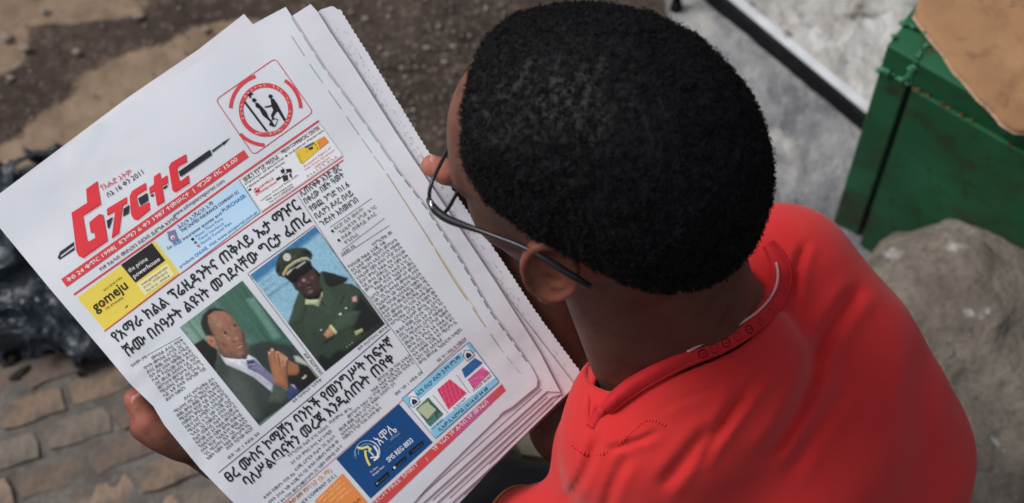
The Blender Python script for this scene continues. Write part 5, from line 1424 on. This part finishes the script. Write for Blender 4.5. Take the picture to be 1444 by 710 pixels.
# ---- hair
def hl(f): return np.interp(f, [-.11, -.082, -.057, -.018, .012, .034, .060, .075, .082, .090, .11], [-.102, -.093, -.067, -.028, -.012, -.001, .012, .026, .050, .080, .16])
def f_hair(p, g_=.0125):
    q = (p-C0)@AX.T
    d = sd_ell(q, (.000, 0, 0), (.094, .075, .088))
    d = smin(d, sd_ell(q, (.046, 0, .000), (.060, .061, .054)), .03)
    d = smin(d, sd_ell(q, (-.036, 0, -.030), (.058, .060, .058)), .03)
    d = smin(d, sd_cap(q, np.array([-.044, 0, -.04]), np.array([-.048, 0, -.085]), .048, .044), .02)
    thick = g_*(.22+.78*np.clip((q[:, 2]-hl(q[:, 0]))/.03, 0, 1))+.002*np.clip(-q[:, 0]/.08, 0, 1)
    d = d-thick+fbm(p, 32, 2, 77)*.0022
    d = smax(d, hl(q[:, 0])+fbm(p, 60, 2, 5)*.004-q[:, 2], .006)
    return d+fbm(p, 190, 2, 78)*.0016
V, Q = nets(f_hair, C0-.15, C0+.15, .0022, 1.6)
hair = obj('hair', newmesh('hair', c2w(V), Q, M['hair'], True), person, label='short dense black curly hair')
N_ = np.zeros_like(V)
fn = np.cross(V[Q[:, 1]]-V[Q[:, 0]], V[Q[:, 3]]-V[Q[:, 0]])
for k in range(4):
    for a in range(3): N_[:, a] += np.bincount(Q[:, k], fn[:, a], len(V))
N_ /= np.linalg.norm(N_, axis=1)[:, None]+1e-12
q = (V-C0)@AX.T
if ((V-C0)*N_).sum() < 0: N_ = -N_
ok = np.where(((V-C0)*N_).sum(1) > .02)[0]
NC = 36000
pick = RNG.choice(ok, NC); jit = RNG.normal(size=(NC, 3))*.001
cen = V[pick]+jit; nn = N_[pick]+RNG.normal(size=(NC, 3))*.35; nn /= np.linalg.norm(nn, axis=1)[:, None]
e1 = np.cross(nn, RNG.normal(size=(NC, 3))); e1 /= np.linalg.norm(e1, axis=1)[:, None]; e2 = np.cross(nn, e1)
K = 6; rad = RNG.uniform(.0008, .0019, NC); th0 = RNG.uniform(0, 6.28, NC); turns = RNG.uniform(3.5, 6.5, NC); hgt = RNG.uniform(.0012, .0034, NC)
q0 = (V0-C0)@AX.T
near_ = np.where((q0[:, 2]-hl(q0[:, 0]) > -.010) & (q0[:, 2]-hl(q0[:, 0]) < .004) & (np.linalg.norm(q0, axis=1) < .125) & (q0[:, 2] > -.11) & (np.abs(q0[:, 1]) < .079))[0]
nf = 6500; pf_ = near_[RNG.integers(0, len(near_), nf)]
keep = RNG.random(nf) < np.clip(((q0[pf_, 2]-hl(q0[pf_, 0]))+.010)/.012, 0, 1)**1.6
pf_ = pf_[keep]; nd = V0[pf_]-C0; nd /= np.linalg.norm(nd, axis=1)[:, None]
m_ = len(pf_); cen[:m_] = V0[pf_]+nd*.0004+RNG.normal(size=(m_, 3))*.0006; nn[:m_] = nd; e1[:m_] = np.cross(nd, RNG.normal(size=(m_, 3))); e1[:m_] /= np.linalg.norm(e1[:m_], axis=1)[:, None]; e2[:m_] = np.cross(nn[:m_], e1[:m_])
rad[:m_] *= .7; hgt[:m_] *= .35
# stray hairs at the outline
sx_ = RNG.integers(m_, NC, 1500); hgt[sx_] *= 1.5
pts_ = []
for k in range(K):
    t = k/(K-1); a = th0+turns*t
    pts_.append(cen+nn*(-.0008+hgt*t)[:, None]+e1*(np.cos(a)*rad)[:, None]+e2*(np.sin(a)*rad)[:, None])
pts_ = np.array(pts_)                               # K, NC, 3
r_ = .00034
VV = np.zeros((NC, K, 3, 3))
for k in range(K):
    tg = pts_[min(k+1, K-1)]-pts_[max(k-1, 0)]; tg /= np.linalg.norm(tg, axis=1)[:, None]+1e-12
    s1 = np.cross(tg, nn); s1 /= np.linalg.norm(s1, axis=1)[:, None]+1e-9; s2 = np.cross(tg, s1)
    for j in range(3):
        a = j*math.tau/3; VV[:, k, j] = pts_[k]+(s1*math.cos(a)+s2*math.sin(a))*r_*(1 if 0 < k < K-1 else .5)
fl = []
for k in range(K-1):
    for j in range(3): fl.append([k*3+j, k*3+(j+1) % 3, (k+1)*3+(j+1) % 3, (k+1)*3+j])
fl = np.array(fl)
FF = (np.arange(NC)[:, None, None]*(K*3)+fl[None]).reshape(-1, 4)
obj('curls', newmesh('curls', c2w(VV.reshape(-1, 3)), FF, M['hair'], True), hair, kind='stuff')

# ---- spectacles
gl_ = thing('eyeglasses', tuple(c2w(hp(.11, 0, -.03))[0]), 'dark metal framed spectacles worn by the person in the red shirt', 'glasses')
H3 = lambda P: c2w(np.array([hp(*q) for q in P]))
for s_ in (-1, 1):
    a = np.linspace(0, math.tau, 33)
    ex = np.sign(np.cos(a))*np.abs(np.cos(a))**.6; ey = np.sign(np.sin(a))*np.abs(np.sin(a))**.6
    ring = [(.1030+.0025*((.034+.027*x)/.06)**2+.003*y, s_*(.035+.0275*x), -.035+.0190*y) for x, y in zip(ex, ey)]
    V, Fq = tube(H3(ring), .0014, 8, False); fr2 = obj('lens_rim', newmesh('rim', V, Fq, M['frame'], True), gl_)
    c = np.array(ring)[:-1]; cc = c.mean(0); V = H3([tuple(cc+[.0006, 0, 0])]+[tuple(x) for x in c]); Fq = [[0, 1+k, 1+(k+1) % 32] for k in range(32)]
    obj('lens', newmesh('lens', V, Fq, M['glass'], True), gl_)
    # temple arm
    tp_ = [(.107, s_*.0625, -.025), (.102, s_*.069, -.0235), (.088, s_*.0755, -.0215), (.060, s_*.081, -.0140), (.030, s_*.0850, -.0115), (.012, s_*.0885, -.0120), (-.004, s_*.0905, -.020), (-.012, s_*.0895, -.029), (-.019, s_*.0870, -.040)]
    R = smooth_path(tp_, 40)
    P = np.array([hp(*x) for x in R]); T = np.gradient(P, axis=0); T /= np.linalg.norm(T, axis=1)[:, None]
    up = Uv-(T@Uv)[:, None]*T; up /= np.linalg.norm(up, axis=1)[:, None]; sd = np.cross(T, up)
    hh_ = np.interp(np.linspace(0, 1, 40), [0, .06, .25, .45, .62, .9, 1], [.0036, .0042, .0030, .0018, .0020, .0028, .0018]); ww = np.interp(np.linspace(0, 1, 40), [0, .08, .2, .4, .6, .8, 1], [.0022, .0032, .0028, .0017, .0017, .0028, .0022])
    V = []; Fq = []
    for i in range(40):
        for j in range(10):
            a = j*math.tau/10; V.append(P[i]+up[i]*hh_[i]*math.sin(a)+sd[i]*ww[i]*math.cos(a))
    for i in range(39):
        for j in range(10): Fq.append([i*10+j, i*10+(j+1) % 10, (i+1)*10+(j+1) % 10, (i+1)*10+j])
    Fq += [list(range(10)), [390+j for j in range(10)][::-1]]
    obj('temple', newmesh('temple', c2w(np.array(V)), Fq, M['frame'], True), gl_)
    V, Fq = tube(H3([(.1065, s_*.0635, -.0215), (.100, s_*.0705, -.0200)]), [.0014, .0012], 8); V2, F2 = tube(H3([(.1025, s_*.0665, -.018), (.1025, s_*.0670, -.028)]), .0013, 8)
    mb = MB(); mb.add(V, Fq); mb.add(V2, F2); obj('hinge', mb.build('hinge', M['steel'], True, color=False), gl_)
    V, Fq = tube(H3([(.107, s_*.0085, -.026), (.108, s_*.010, -.032), (.108, s_*.0115, -.040)]), [.0007, .0007, .0016], 6); obj('nose_pad', newmesh('pad', V, Fq, M['steel'], True), gl_)
V, Fq = tube(H3([(.1075, -.0085, -.024), (.110, 0, -.019), (.1075, .0085, -.024)]), .0013, 8); obj('bridge', newmesh('bridge', V, Fq, M['frame'], True), gl_)

# ---- concrete block the person sits on
zt = .40
blk = [gz(722, 452, zt), gz(1060, 452, zt), gz(1190, 520, zt), gz(1190, 690, zt), gz(775, 646, zt), gz(736, 641, zt), gz(712, 600, zt)]
terr(blk[::-1] if False else blk, zt, .006, M['block'], 'concrete_block', step=.014, seed=33, sides=.405, kind=None, label='olive grey concrete block seen in the gap between newspaper and red shirt', cat='concrete block')
